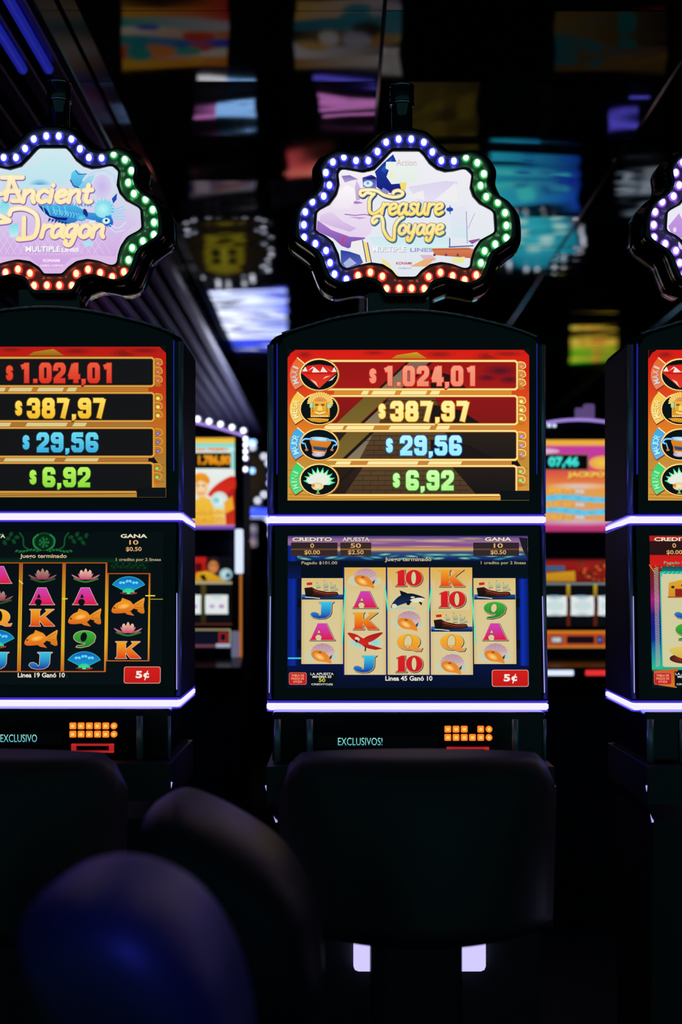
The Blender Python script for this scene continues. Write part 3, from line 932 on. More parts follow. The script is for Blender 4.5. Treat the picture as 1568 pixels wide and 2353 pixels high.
def lower_art(style):
    a = Art()
    x0, x1, y0, y1 = 661.5, 1212.5, 1231, 1578
    pl = [(x0, y0), (x1, y0), (x1, y1), (x0, y1)]
    if style == 'sea':
        a.grad(x0, y0, x1, y1, [(y0, C('#241c66')), (1238, C('#7a5a90')), (1246, C('#9a6a90')), (1254, C('#7a4a8a')), (1260, C('#c08a5a')), (1263, C('#d8b06a')), (1266, C('#8a7a6a')), (1269, C('#3a4a7a')), (1284, C('#0f2a66')), (1290, C('#050a1c')), (1320, C('#03060f')), (1340, C('#060c3a')), (1520, C('#050a3c')), (1550, C('#03072a')), (y1, C('#03051a'))])
        # sunset cloud streaks and waves
        for cx, cy, rx, ry, c in ((900, 1241, 70, 3, '#c49a7a'), (1010, 1243, 60, 4, '#d0a888'), (960, 1249, 90, 2.5, '#8a4a90'), (1080, 1238, 30, 3, '#a8907a'), (860, 1247, 40, 3, '#b07a9a'), (1040, 1252, 50, 2.5, '#8a4494'), (980, 1256, 60, 2, '#d8a070')):
            a.ell(cx, cy, rx, ry, mixc(C(c), C('#7a5a90'), .6), C(c))
        for q in range(26):
            xx = 680+q*20.4
            yy = 1279+5*math.sin(q*1.7)
            a.ell(xx, yy, 17, 3.2, C('#17406e'), C(('#5ab8a8', '#8ad0b0', '#3a8aa0')[q % 3]), rot=.15*math.sin(q))
        for cx in (1000, 1060, 1120):
            a.ell(cx, 1275, 34, 3, C('#2a5a78'), C('#7ac8ac'))
        a.grad(x0, 1254, 683, 1530, [(x0, C('#081a74')), (676, C('#0a2a9c')), (683, C('#06105a'))], True)
        a.rect(x0, 1290, 692, 1330, C('#03060f'), C('#071250'))
        a.grad(1190, 1330, x1, 1535, [(1190, C('#05104c')), (1198, C('#0b2cb0')), (x1, C('#06124a'))], True)
        for yy in (1375, 1470):
            a.rect(684, yy, 692, yy+20, C('#02040c')); a.rect(1184, yy, 1192, yy+20, C('#02040c'))
        a.rect(x0, 1528, x1, y1, C('#050a38'), C('#03061e'))
        a.rect(669, 1247, 775.5, 1277.5, C('#2a1c24'), C('#3a2420')); a.rect(782, 1247, 853, 1277.5, C('#33221f'), C('#3e2a22')); a.rect(1087, 1247, 1192, 1277.5, C('#2c2026'), C('#33242a'))
        a.rect(669, 1261, 775.5, 1264, C('#6a4a2a')); a.rect(782, 1261, 853, 1264, C('#8a6a3a')); a.rect(1087, 1261, 1192, 1264, C('#6a4a34'))
        a.poly([(1192, 1235), (1212, 1237), (1212, 1285), (1200, 1262)], C('#1a1424'))
        a.stroke([(664, 1511), (693, 1511)], 3.5, C('#3ac8d8'))
        for xx in (888.3, 986.6, 790):
            a.rect(xx-1.6, 1303, xx+1.6, 1550, C('#0a1478'))
        header_text(a, '10', 'Linea 45 Ganó 10')
        buttons_art(a)
    elif style == 'dragon':
        a.rect(x0, y0, x1, y1, C('#030506'), C('#04060a'))
        g1, g2 = C('#0c4a22'), C('#1c7a3c')
        a.ell(938, 1252, 24, 22, C('#0a3a1c')); a.ell(938, 1253, 19, 18, C('#031006'), C('#0a4420'))
        for r_, n in ((10, 7), (5, 4), (0, 1)):
            for q in range(n):
                a.ell(938+r_*math.cos(q*2*PI/n), 1254+r_*math.sin(q*2*PI/n), 3, 3, g1, g2)
        for s_ in (-1, 1):
            a.stroke(spline([(938+s_*14, 1236), (938+s_*24, 1246), (938+s_*22, 1262), (938+s_*8, 1272)], 5), 4, g2)
            a.stroke(spline([(938+s_*34, 1270), (938+s_*46, 1262), (938+s_*48, 1244), (938+s_*56, 1232)], 5), 4, g1)
            for q in range(6):
                a.ell(938+s_*(62+q*7), 1242+10*math.sin(q*2.1)+q, 7, 5, C('#062a12'), g1, rot=q)
            for q in range(7):
                a.ell(938+s_*(14+q*8), 1273-2*math.sin(q), 5, 3, C('#0a3a1a'), g2, rot=s_*.5)
        a.rect(690, 1287, 1190, 1300, C('#03080a'), C('#0a2a14'))
        a.rect(1090, 1300, 1180, 1322, C('#041008'))
        for q in range(16):
            a.ell(1095+q*5, 1308+4*math.sin(q*2.2), 5, 4, C('#041408'), C('#0c3a1a'), rot=q)
        for q in range(10):
            a.ell(900+q*12, 1545+q % 3*8, 7, 4, C('#030706'), C('#072214'), rot=q)
        a.stroke([(1182, 1384), (1212, 1384)], 1.6, C('#b8a830'))
        header_text(a, '10', 'Linea 19 Ganó 10')
        buttons_art(a)
    else:
        a.grad(x0, y0, x1, y1, [(y0, C('#a81414')), (1243, C('#b01614')), (1244, C('#2c0c0e')), (1275, C('#2a0c0e')), (1276, C('#c81512')), (1298, C('#d01814')), (1310, C('#7a1418')), (1350, C('#741636')), (1378, C('#a01a7a')), (1410, C('#2a1276')), (1440, C('#0c1488')), (1470, C('#0a2c90')), (1500, C('#1c86a0')), (1535, C('#2ab890')), (1540, C('#0c1420')), (y1, C('#0a0c14'))])
        for q in range(58):
            yy = 1306+q*3.9
            a.stroke([(671, yy+1.4), (680, yy-1.4)], 1.7, C('#b8b4a4'))
        for q in range(14):
            xx = 664+q*9
            a.stroke([(xx+8, 1316), (xx-4+q % 3*5, 1298+q % 4*2)], 1.4, C(('#c8b838', '#5a9a34', '#8ab040')[q % 3]))
        a.rect(688, 1302, 1190, 1316, C('#0c4a5a'), C('#1a7a6a'))
        fr = [(687, 1316), (1190, 1316), (1190, 1534), (687, 1534)]
        a.stroke(fr, 7, C('#1aa890'), None, True)
        for q in range(50):
            a.stroke([(685, 1320+q*4.3), (689, 1317+q*4.3)], 1.3, C('#6ae8d0')); a.stroke([(690+q*10, 1318), (695+q*10, 1314)], 1.3, C('#6ae8d0'))
        a.rect(689, 1319, 1188, 1531, C('#cfcb9e'))
        a.poly([(664, 1540), (720, 1534), (716, 1578), (676, 1572)], C('#c85a1a'), C('#d8781c'))
        a.rect(720, 1538, 780, 1576, C('#06060a'))
        header_text(a, '10', 'Linea 8 Ganó 10')
        buttons_art(a)
    return a, pl

# topper outlines measured on the sign, in picture pixels about its centre
TCX, TCY = 936.0, 492.0
zt = lambda q: [(640+x/2.613, 280+y/2.613) for x, y in q]
LIGHTS = [('white', (659, 123)), ('white', (734, 105)), ('white', (809, 105)), ('white', (885, 123)), ('white', (936, 182)), ('white', (990, 234)), ('white', (1066, 236)),
 ('green', (1138, 212)), ('green', (1206, 246)), ('green', (1245, 313)), ('green', (1226, 384)), ('green', (1260, 451)), ('green', (1330, 484)), ('green', (1373, 547)), ('green', (1381, 623)), ('green', (1380, 697)), ('green', (1314, 735)), ('green', (1250, 776)), ('green', (1228, 848)),
 ('red', (1200, 920)), ('red', (1130, 950)), ('red', (1058, 925)), ('red', (985, 905)), ('red', (914, 930)), ('red', (888, 1002)), ('red', (812, 1000)), ('red', (738, 1000)), ('red', (661, 1002)), ('red', (636, 928)), ('red', (564, 904)), ('red', (490, 923)),
 ('white', (420, 946)), ('white', (349, 915)), ('white', (322, 847)), ('white', (298, 774)), ('white', (234, 732)), ('white', (167, 694)), ('white', (165, 619)), ('white', (173, 542)), ('white', (216, 481)), ('white', (284, 447)), ('white', (318, 381)), ('white', (297, 306)), ('white', (339, 242)), ('white', (405, 211)), ('white', (478, 233)), ('white', (552, 234)), ('white', (607, 180))]
LPX = [(n, zt([p])[0]) for n, p in LIGHTS]
ARTPOLY = zt([(697, 180), (855, 180), (880, 205), (915, 255), (960, 290), (1010, 305), (1060, 300), (1130, 283), (1170, 320), (1158, 400), (1175, 450), (1215, 495), (1300, 540), (1308, 665), (1220, 710), (1180, 770), (1165, 820), (1160, 870), (1125, 885), (1060, 855), (985, 842), (920, 855), (870, 890), (835, 930), (725, 930), (695, 890), (640, 855), (570, 845), (500, 860), (420, 885), (385, 850), (375, 795), (340, 720), (290, 680), (238, 660), (245, 540), (320, 500), (365, 440), (380, 380), (372, 315), (390, 285), (450, 295), (520, 310), (590, 290), (640, 240), (680, 195)])
def radial(poly, N=288):
    """distance from the sign centre to a closed outline for N directions"""
    out = []
    n = len(poly)
    for k in range(N):
        t = 2*PI*k/N
        dx, dy = math.cos(t), math.sin(t)
        best = 0
        for i in range(n):
            ax, ay = poly[i][0]-TCX, poly[i][1]-TCY
            bx, by = poly[(i+1) % n][0]-TCX, poly[(i+1) % n][1]-TCY
            ex, ey = bx-ax, by-ay
            den = dx*ey-dy*ex
            if abs(den) < 1e-9: continue
            s = (ax*ey-ay*ex)/den
            u = (ax*dy-ay*dx)/den
            if s > 0 and -1e-6 <= u <= 1+1e-6: best = max(best, s)
        out.append(best)
    return out
def smooth(r, k):
    N = len(r)
    for _ in range(k): r = [(r[i-1]+2*r[i]+r[(i+1) % N])/4 for i in range(N)]
    return r
TDY = .10                        # the sign stands this far behind the screens
TMAP = plane_map(TDY)
TS = S(D0+TDY)

_top = {}
def topper_mesh():
    if 'm' in _top: return _top['m']
    N = 288
    ra = radial(ARTPOLY, N)
    rl = radial([p for _, p in LPX], N)
    ra = smooth(ra, 2)
    rl = smooth(rl, 3)
    # profile steps: (radius function, forward offset in metres, material)
    prof = []
    for k in range(N):
        a_, l = ra[k], max(rl[k], ra[k]+14)
        o = l+25
        prof.append([(a_, .006), (a_+1.5, -.010), (a_+6, -.010), (a_+9, .012), (l-4, .014), (l+7, .014), (l+11, -.008), (l+15, -.013), (o-3, -.010), (o+1, .0), (o+3, .020), (o+3, .035), (o+14, .045), (o+16, .13), (o+6, .15)])
    bm = B()
    rows = []
    for k in range(N):
        t = 2*PI*k/N
        rows.append([bm.verts.new(((TCX+r*math.cos(t)-MX)*TS, TDY+dy, CZ+(HOR-(TCY+r*math.sin(t)))*TS)) for r, dy in prof[k]])
    m = len(rows[0])
    for k in range(N):
        a, b = rows[k], rows[(k+1) % N]
        for j in range(m-1):
            f = bm.faces.new((a[j], b[j], b[j+1], a[j+1]))
            f.material_index = 1 if 2 <= j <= 6 else 0
    bm.faces.new([r[-1] for r in rows])
    bmesh.ops.recalc_face_normals(bm, faces=bm.faces)
    me = bpy.data.meshes.new('topper')
    bm.to_mesh(me); bm.free()
    me.materials.append(M['black']); me.materials.append(M['channel'])
    for f in me.polygons: f.use_smooth = len(f.vertices) == 4
    _top['m'] = me
    return me

def bulb_mesh(n):
    if n in _top: return _top[n]
    bm = B()
    g = bmesh.ops.create_icosphere(bm, subdivisions=2, radius=1)
    for v in g['verts']: v.co = Vector((v.co.x*.0072, v.co.y*.006-.002, v.co.z*.0094))
    fs = list(bm.faces)
    ringp = [(.0066, .0004), (.0112, .0012), (.0118, .0030), (.0064, .0034)]
    rr = []
    for i in range(20):
        t = 2*PI*i/20
        rr.append([bm.verts.new((r*math.cos(t), y, r*1.12*math.sin(t))) for r, y in ringp])
    for i in range(20):
        a, b = rr[i], rr[(i+1) % 20]
        for j in range(4):
            f = bm.faces.new((a[j], b[j], b[(j+1) % 4], a[(j+1) % 4])); f.material_index = 1
    me = bpy.data.meshes.new('bulb')
    bm.to_mesh(me); bm.free()
    me.materials.append(M['bulb_'+n]); me.materials.append(M['ring_'+n])
    for f in me.polygons: f.use_smooth = True
    _top[n] = me
    return me

# -------- sign pictures
def sgn_text(a, strokes, w, fill, fill2, rim, dark, y0, y1, off=(1.6, 2.2)):
    a.up()
    for p in strokes: a.stroke([(x+off[0], y+off[1]) for x, y in p], w+5.5, dark, up=False, nd=8)
    a.up()
    for p in strokes: a.stroke(p, w+3.2, rim, up=False, nd=8)
    a.up()
    for p in strokes: a.stroke(p, w, fill, fill2, up=False, y0=y0, y1=y1, nd=8)

def low(ch, x, y, u, slant=.12):
    """rounded lowercase strokes; x = left, y = baseline, u = x-height"""
    G = {
     'r': (.62, [[(.05, 1), (.12, 0)], [(.10, .35), (.3, .08), (.55, .05)]]),
     'e': (.80, [[(.1, .55), (.5, .42), (.62, .2), (.45, .0), (.18, .12), (.05, .5), (.15, .88), (.4, 1), (.7, .8)]]),
     'a': (.86, [[(.62, .1), (.35, 0), (.1, .25), (.05, .7), (.2, 1), (.45, .85), (.62, .4), (.66, .05), (.62, .75), (.8, 1)]]),
     's': (.72, [[(.6, .12), (.38, 0), (.18, .15), (.25, .42), (.5, .6), (.5, .9), (.22, 1), (.0, .85)]]),
     'u': (.90, [[(.08, 0), (.03, .7), (.2, 1), (.45, .88), (.62, .4), (.66, 0), (.62, .7), (.8, 1)]]),
     'o': (.80, [[(.35, 0), (.08, .25), (.05, .75), (.3, 1), (.6, .75), (.62, .25), (.35, 0)]]),
     'y': (.84, [[(.08, 0), (.05, .6), (.25, .9), (.5, .7), (.64, 0)], [(.64, 0), (.55, 1), (.35, 1.65), (.1, 1.6), (.1, 1.3)]]),
     'g': (.86, [[(.62, .1), (.35, 0), (.08, .3), (.08, .75), (.3, .95), (.55, .6), (.66, .02), (.6, 1), (.42, 1.65), (.12, 1.6), (.12, 1.35)]]),
     'n': (.88, [[(.08, 0), (.05, 1)], [(.08, .4), (.35, .02), (.6, .15), (.6, .7), (.72, 1)]]),
     'c': (.74, [[(.62, .15), (.38, 0), (.1, .25), (.05, .7), (.3, 1), (.62, .85)]]),
     'i': (.40, [[(.12, 0), (.08, 1)], [(.14, -.42), (.145, -.40)]]),
     't': (.62, [[(.25, -.45), (.2, .75), (.35, 1), (.55, .92)], [(.0, .02), (.5, -.02)]]),
    }
    adv, st = G[ch]
    out = []
    for p in st:
        q = [(x+(c[0]-(c[1]-.5)*slant)*u, y-u+c[1]*u) for c in p]
        out.append(spline(q, 4) if len(q) > 2 else q)
    return adv*u, out

def word(s, x, y, x1, u):
    tot = sum(low(c, 0, 0, 1)[0] for c in s)
    k = (x1-x)/(tot*u)
    out = []
    cx = x
    for c in s:
        adv, st = low(c, 0, y, u)
        out += [[(cx+px_*k, py_) for px_, py_ in p] for p in st]
        cx += adv*k
    return out

def sign_art(style):
    a = Art()
    if style == 'voyage':
        a.poly(ARTPOLY, C('#f0eef4'), C('#dfe6ee'))
        P = lambda q: [(640+x/2.613, 280+y/2.613) for x, y in q]
        # pale sails and sky
        a.poly(P([(790, 390), (1010, 355), (1090, 360), (1020, 480), (860, 490)]), C('#dcd4ee'), C('#e6e2f4'))
        a.poly(P([(780, 450), (880, 410), (890, 470)]), C('#f2eef0')); a.poly(P([(950, 470), (1075, 365), (1090, 480)]), C('#f0eef0'))
        a.poly(P([(1040, 520), (1140, 500), (1150, 700), (1050, 690)]), C('#e8e6f4'), C('#d4e8ee'))
        a.poly(P([(560, 690), (1040, 690), (1040, 760), (590, 770)]), C('#cfe8ee'), C('#d8eef0'))
        # half-lit face on the left
        a.poly(P([(388, 290), (450, 298), (560, 300), (610, 330), (600, 420), (570, 500), (580, 600), (565, 670), (520, 700), (420, 690), (330, 660), (245, 600), (247, 542), (320, 502), (365, 442), (380, 380), (374, 318)]), C('#f4eef4'), C('#e6d2ee'))
        a.poly(P([(245, 590), (330, 650), (440, 690), (535, 695), (500, 730), (430, 760), (390, 745), (340, 700), (290, 678), (240, 655)]), C('#a87cc8'), C('#7a4ab0'))
        a.poly(P([(390, 325), (440, 320), (490, 345), (450, 352), (410, 365)]), C('#7a6ab8'), C('#b8a4d8'))
        a.poly(P([(515, 335), (570, 318), (600, 335), (598, 400), (560, 405), (520, 390)]), C('#2a2a9a'), C('#7a7ac8'))
        a.ell(*P([(550, 372)])[0], 11, 7.5, C('#c8e4f4'), C('#f0fafc')); a.ell(*P([(548, 368)])[0], 3.4, 3.4, C('#6ab0d8'))
        a.poly(P([(520, 340), (585, 325), (600, 345), (560, 346)]), C('#1a1a6a'))
        a.poly(P([(450, 470), (500, 480), (520, 488), (480, 494), (455, 488)]), C('#a880c4'))
        a.stroke(P([(410, 555), (470, 562), (530, 556), (560, 562)]), 2.2, C('#9a6ab4')); a.poly(P([(430, 570), (500, 572), (545, 575), (500, 585)]), C('#c8a0d8'))
        a.stroke(P([(405, 690), (395, 730)]), 4, C('#d8386a'))
        a.poly(P([(372, 420), (420, 380), (470, 400), (480, 460), (440, 520), (380, 520), (330, 520)]), C('#fbf8fa'), C('#f0e6f4'))
        a.poly(P([(480, 350), (505, 400), (500, 470), (478, 470), (470, 400)]), C('#d4c0e4'), C('#c4a4d8'))
        a.poly(P([(262, 560), (330, 540), (400, 600), (480, 640), (440, 660), (340, 630), (260, 600)]), C('#e4d0ee'), C('#d0b0e0'))
        # dark hat / scarf on the temple
        a.poly(P([(590, 300), (640, 248), (700, 195), (720, 240), (690, 250), (660, 330), (690, 375), (770, 368), (775, 410), (700, 430), (640, 420), (600, 390), (600, 330)]), C('#1a3aa0'), C('#141a7a'))
        a.poly(P([(625, 290), (690, 220), (680, 270), (650, 310)]), C('#2a78d0'), C('#1a3aa8'))
        a.poly(P([(640, 395), (680, 420), (660, 440), (620, 425)]), C('#8a8ad0'))
        a.poly(P([(658, 240), (730, 240), (840, 240), (860, 300), (840, 362), (700, 372), (672, 340), (690, 300), (655, 280)]), C('#eaf2ec'), C('#e4eee8'))
        a.ell(*P([(690, 320)])[0], 7, 12, C('#e8f0e4'), C('#eef0a8'))
        a.poly(P([(738, 365), (782, 365), (775, 410), (750, 415)]), C('#f4dc6a'))
        a.text('Action', *P([(780, 245)])[0], 46, 15, C('#cdb8c4'), None, .0)
        # coat and collar
        a.poly(P([(450, 720), (530, 705), (560, 780), (560, 850), (510, 855), (480, 790), (440, 780)]), C('#eeecec'))
        a.poly(P([(385, 770), (440, 780), (500, 800), (520, 845), (500, 860), (420, 884), (386, 850)]), C('#2a3a9a'), C('#5a6ab8'))
        a.poly(P([(400, 850), (440, 815), (480, 850), (420, 880)]), C('#aab4e0'))
        a.poly(P([(520, 715), (545, 730), (565, 840), (545, 842)]), C('#f6d878')); a.stroke(P([(516, 712), (540, 842)]), 2, C('#2a1a6a')); a.stroke(P([(546, 726), (570, 846)]), 2, C('#2a1a6a'))
        a.poly(P([(575, 790), (640, 850), (690, 890), (725, 930), (690, 885), (640, 850), (580, 845)]), C('#8a5ac0'))
        a.poly(P([(625, 815), (680, 850), (690, 880), (735, 925), (720, 930), (640, 855)]), C('#f0e098'))
        # ship on the right
        a.poly(P([(930, 760), (1150, 755), (1200, 770), (1170, 820), (950, 800)]), C('#d8845a'), C('#c8603a'))
        for x in (948, 1018, 1088): a.ell(*P([(x, 800)])[0], 3, 3, C('#7a3a5a'))
        a.stroke(P([(940, 768), (1160, 765)]), 2.2, C('#b05a44')); a.stroke(P([(1040, 700), (1040, 750)]), 2.2, C('#2a3a8a')); a.stroke(P([(1036, 752), (1180, 745)]), 2.4, C('#3a3a8a'))
        a.stroke(P([(1140, 540), (1145, 730)]), 1.6, C('#8a8ac0')); a.stroke(P([(1150, 640), (1190, 550)]), 1.2, C('#9a9ac8'))
        a.poly(P([(1150, 715), (1225, 700), (1215, 712), (1175, 735)]), C('#8a5a9a')); a.poly(P([(1050, 820), (1130, 810), (1125, 850), (1060, 850)]), C('#e8e8a0'))
        a.poly(P([(860, 800), (930, 800), (960, 830), (900, 850)]), C('#dcb8c8')); a.poly(P([(800, 870), (880, 830), (960, 815), (900, 870)]), C('#e8b07a'))
        a.ell(*P([(1040, 527)])[0], 8, 5, C('#2a4ab0')); a.stroke(P([(1042, 505), (1042, 552)]), 2, C('#2a4ab0'))
        a.text('MULTIPLE', *P([(680, 768)])[0], 76, 13, C('#aeb2cc'), None, .04); a.text('MULTIPLE', *P([(677, 764)])[0], 76, 13, C('#f2f4f4'), None, .02)
        a.text('LINES', *P([(870, 770)])[0], 52, 9.5, C('#9aa0cc'), None, .03)
        a.text('KONAMI', *P([(765, 850)])[0], 36, 6.5, C('#c04a5a'), None, .03)
        a.text('GAMING', *P([(770, 880)])[0], 30, 4, C('#b0a8c0'), None, .02)
        # lettering
        Q = lambda q: [(820+x/6.533, 360+y/6.533) for x, y in q]
        T = [spline(Q([(250, 555), (180, 545), (120, 590), (80, 565), (90, 515), (200, 500), (330, 515), (440, 580), (580, 610), (690, 590), (720, 545), (660, 510), (590, 525), (575, 555)]), 5),
             spline(Q([(290, 560), (225, 640), (215, 740), (225, 830), (290, 860), (370, 810), (420, 760)]), 5)]
        T += [[(x, y) for x, y in p] for p in word('reasure', *Q([(400, 868)])[0], Q([(1340, 0)])[0][0], 25)]
        V = [spline(Q([(330, 960), (280, 1000), (260, 950), (310, 900), (390, 900), (420, 980), (430, 1100), (500, 1220), (580, 1250), (590, 1150), (600, 1050), (650, 960), (720, 910)]), 5)]
        V += word('oyage', *Q([(660, 1165)])[0], Q([(1345, 0)])[0][0], 22)
        yellow, pale = C('#ffe070'), C('#fbf0c0')
        sgn_text(a, T, 6.4, pale, yellow, C('#b09a6a'), C('#1c4a7a'), Q([(0, 500)])[0][1], Q([(0, 880)])[0][1])
        sgn_text(a, V, 6.4, C('#f8ecb8'), C('#ffd860'), C('#b09a6a'), C('#2a6a8a'), Q([(0, 900)])[0][1], Q([(0, 1300)])[0][1])
    elif style == 'dragon':
        off = 816.0
        P = lambda q: [(x/4.612+off, 370+y/4.612+10) for x, y in q]
        a.poly(ARTPOLY, C('#cfeaf0'), C('#dcb4e4'))
        import_clip = [(x, y) for x, y in ARTPOLY]
        a.poly(P([(-260, 620), (200, 500), (700, 470), (1300, 480), (1440, 600), (1440, 660), (1300, 760), (1220, 1000), (1000, 985), (760, 1010), (640, 1120), (440, 1120), (300, 1000), (0, 1000), (-160, 1000)]), C('#d8d0ee'), C('#d2a0e0'))
        for k in range(-6, 22):                 # fine diamond lattice
            x = k*72
            for sx in (1, -1):
                p0 = (x, 700); p1 = (x+sx*170, 985)
                if -150 < p0[0] < 1180 and -150 < p1[0] < 1180: a.stroke(P([p0, p1]), 1.1, C('#e6ccee'))
        a.poly(P([(0, 130), (300, 60), (560, -80), (800, 60), (700, 240), (300, 300), (30, 260)]), C('#c8eaee'), C('#bfe0ee'))
        a.ell(*P([(420, 240)])[0], 28, 15, C('#bfe6f0'), C('#2a98d8'), a0=PI, a1=2*PI)
        a.poly(P([(740, 200), (760, 110), (800, 80), (860, 120), (910, 130), (870, 190), (880, 250), (800, 300), (770, 240)]), C('#6ad0ec'), C('#3a9ad8'))
        a.stroke(P([(800, 90), (830, 130), (915, 125)]), 1.8, C('#2a4a9a')); a.stroke(P([(745, 190), (775, 250), (830, 270)]), 2.4, C('#1a4aa0'))
        a.poly(P([(830, 260), (930, 150), (1010, 130), (960, 230), (880, 300)]), C('#a8dcf4'), C('#6ac0ec'))
        a.stroke(spline(P([(940, 130), (1080, 90), (1200, 140), (1225, 220)]), 6), 4.5, C('#c4d4f0'))
        a.ell(*P([(1080, 260)])[0], 22, 28, C('#d8cdf0'), C('#c4b8ea'))
        # serpent body and head
        a.poly(spline(P([(400, 450), (520, 560), (640, 640), (760, 650), (860, 600), (960, 610), (1090, 660), (1160, 690), (1200, 640), (1160, 560), (1060, 540), (930, 530), (820, 470), (700, 440), (540, 450)]), 4, True), C('#4ab8e4'), C('#1a5ac0'))
        a.poly(P([(400, 452), (480, 490), (540, 570), (620, 585), (720, 590), (700, 620), (600, 610), (520, 580), (450, 520)]), C('#1a2a8a'), C('#0e1a6a'))
        for x in (450, 500, 560, 620, 680): a.stroke(P([(x, 470), (x+30, 560)]), 2, C('#6ad8f0'))
        for q in range(16):
            x = 470+q*32
            a.poly(P([(x, 452+q*1.5), (x+14, 424+q % 3*8), (x+24, 455+q*1.5)]), C('#2a7ad0'), C('#5ac8ec'))
        for q in range(11):
            x = 560+q*30
            a.stroke(spline(P([(x, 500+q*5), (x+16, 520+q*5), (x+6, 545+q*6)]), 3), 1.4, C('#8ae4f4'))
        for q in range(6):
            a.poly(P([(520+q*34, 590+q*8), (505+q*34, 640+q*6), (545+q*34, 606+q*8)]), C('#0e2a7a'), C('#1a4ab0'))
        for q in range(5):
            a.stroke(spline(P([(960+q*12, 620), (940+q*16, 650), (960+q*20, 668)]), 4), 1.6, C('#e8f6f8'))
        a.stroke(spline(P([(1150, 655), (1250, 700), (1330, 640)]), 6), 1.8, C('#c8f0f8')); a.stroke(spline(P([(1140, 670), (1220, 740), (1320, 720)]), 6), 1.4, C('#c8f0f8'))
        for q in range(7):
            t_ = -1.9+q*.42
            a.poly(P([(1100+70*math.cos(t_), 500+62*math.sin(t_)), (1100+128*math.cos(t_+.12), 500+112*math.sin(t_+.12)), (1100+70*math.cos(t_+.3), 500+62*math.sin(t_+.3))]), C('#5acbea'), C('#2a8ad4'))
        a.ell(*P([(905, 540)])[0], 5, 10, C('#12307a'), rot=-.3); a.ell(*P([(860, 590)])[0], 12, 8, C('#3aa0dc'), C('#6ad8ee'))
        a.ell(*P([(1090, 500)])[0], 20, 20, C('#8adcec'), C('#b8f4f4'))
        for k in range(9):
            t = -2.4+k*.35
            a.stroke(P([(1090+60*math.cos(t), 500+60*math.sin(t)), (1090+120*math.cos(t), 500+110*math.sin(t))]), 2.6, C('#7adcf0'))
        a.poly(P([(1120, 570), (1180, 570), (1190, 650), (1130, 680), (1090, 640)]), C('#2a8ad8'), C('#1a50b0'))
        a.ell(*P([(1125, 625)])[0], 9, 7, C('#b8ecf4'), C('#eefafa')); a.ell(*P([(1127, 620)])[0], 3, 3, C('#0e2a6a'))
        a.poly(P([(1185, 390), (1240, 330), (1235, 400), (1200, 440)]), C('#1a4ab0'))
        for k in range(5): a.stroke(P([(1200, 520+k*20), (1310+k % 2*20, 470+k*35)]), 2.4, C('#8ad8f0'))
        a.poly(P([(20, 400), (90, 380), (100, 480), (60, 560), (10, 570), (0, 480)]), C('#6ad4e8'), C('#a8e8f0'))
        a.poly(P([(90, 680), (190, 650), (190, 790), (110, 800)]), C('#7adcec'), C('#c0eef0')); a.poly(P([(870, 850), (960, 830), (990, 880), (900, 900)]), C('#a8e4ec'))
        a.text('MULTIPLE', *P([(460, 928)])[0], 80, 13, C('#8a6ab0'), None, .05); a.text('MULTIPLE', *P([(456, 924)])[0], 80, 13, C('#f6f4f8'), None, .04)
        a.text('LINES', *P([(745, 930)])[0], 40, 9.5, C('#f4ecf6'), None, .04)
        a.text('KONAMI', *P([(545, 1044)])[0], 38, 7, C('#f8e8f4'), None, .04); a.text('GAMING COMPANY', *P([(550, 1098)])[0], 54, 5.5, C('#f0dcf0'), None, .04)
        Q = P
        A = [Q([(60, 400), (110, 160)]), Q([(120, 160), (215, 400)]), Q([(20, 165), (240, 165)]), Q([(60, 310), (200, 310)]), Q([(130, 412), (240, 412)]), Q([(-10, 340), (60, 330)])]
        A += word('ncient', Q([(245, 0)])[0][0], Q([(0, 425)])[0][1], Q([(985, 0)])[0][0], 27)
        Dg = [Q([(255, 590), (250, 810)]), spline(Q([(100, 560), (130, 505), (260, 495), (380, 560), (400, 680), (360, 790), (250, 815), (190, 818)]), 5)]
        Dg += word('ragon', Q([(440, 0)])[0][0], Q([(0, 795)])[0][1], Q([(1130, 0)])[0][0], 27)
        tail = [spline(Q([(-120, 640), (0, 640), (100, 625), (60, 600), (0, 570)]), 4)]
        cf, cr_, cd = C('#faf0d0'), C('#f4dca0'), C('#8a5ab8')
        sgn_text(a, A, 8.2, cf, C('#fae8b8'), cr_, cd, 370, 470, (1, 1.5))
        sgn_text(a, Dg+tail, 8.2, cf, C('#f8e4a8'), cr_, cd, 470, 560, (1, 1.5))
    else:
        a.poly(ARTPOLY, C('#e6e2f6'), C('#eeeef4'))
        a.poly([(735, 520), (760, 490), (775, 520), (770, 560), (745, 545)], C('#c49ae0'), C('#b48ad8'))
        a.ell(750, 528, 4, 6, C('#e8d8f4')); a.ell(768, 560, 10, 14, C('#d4c8ee'))
        a.poly([(800, 440), (1060, 440), (1040, 560), (830, 560)], C('#f4d08a'), C('#e8884a'))
        T = word('grain', 840, 520, 1040, 40)
        a.poly([(860, 575), (1010, 575), (990, 610), (880, 610)], C('#d8648a'))
    return a

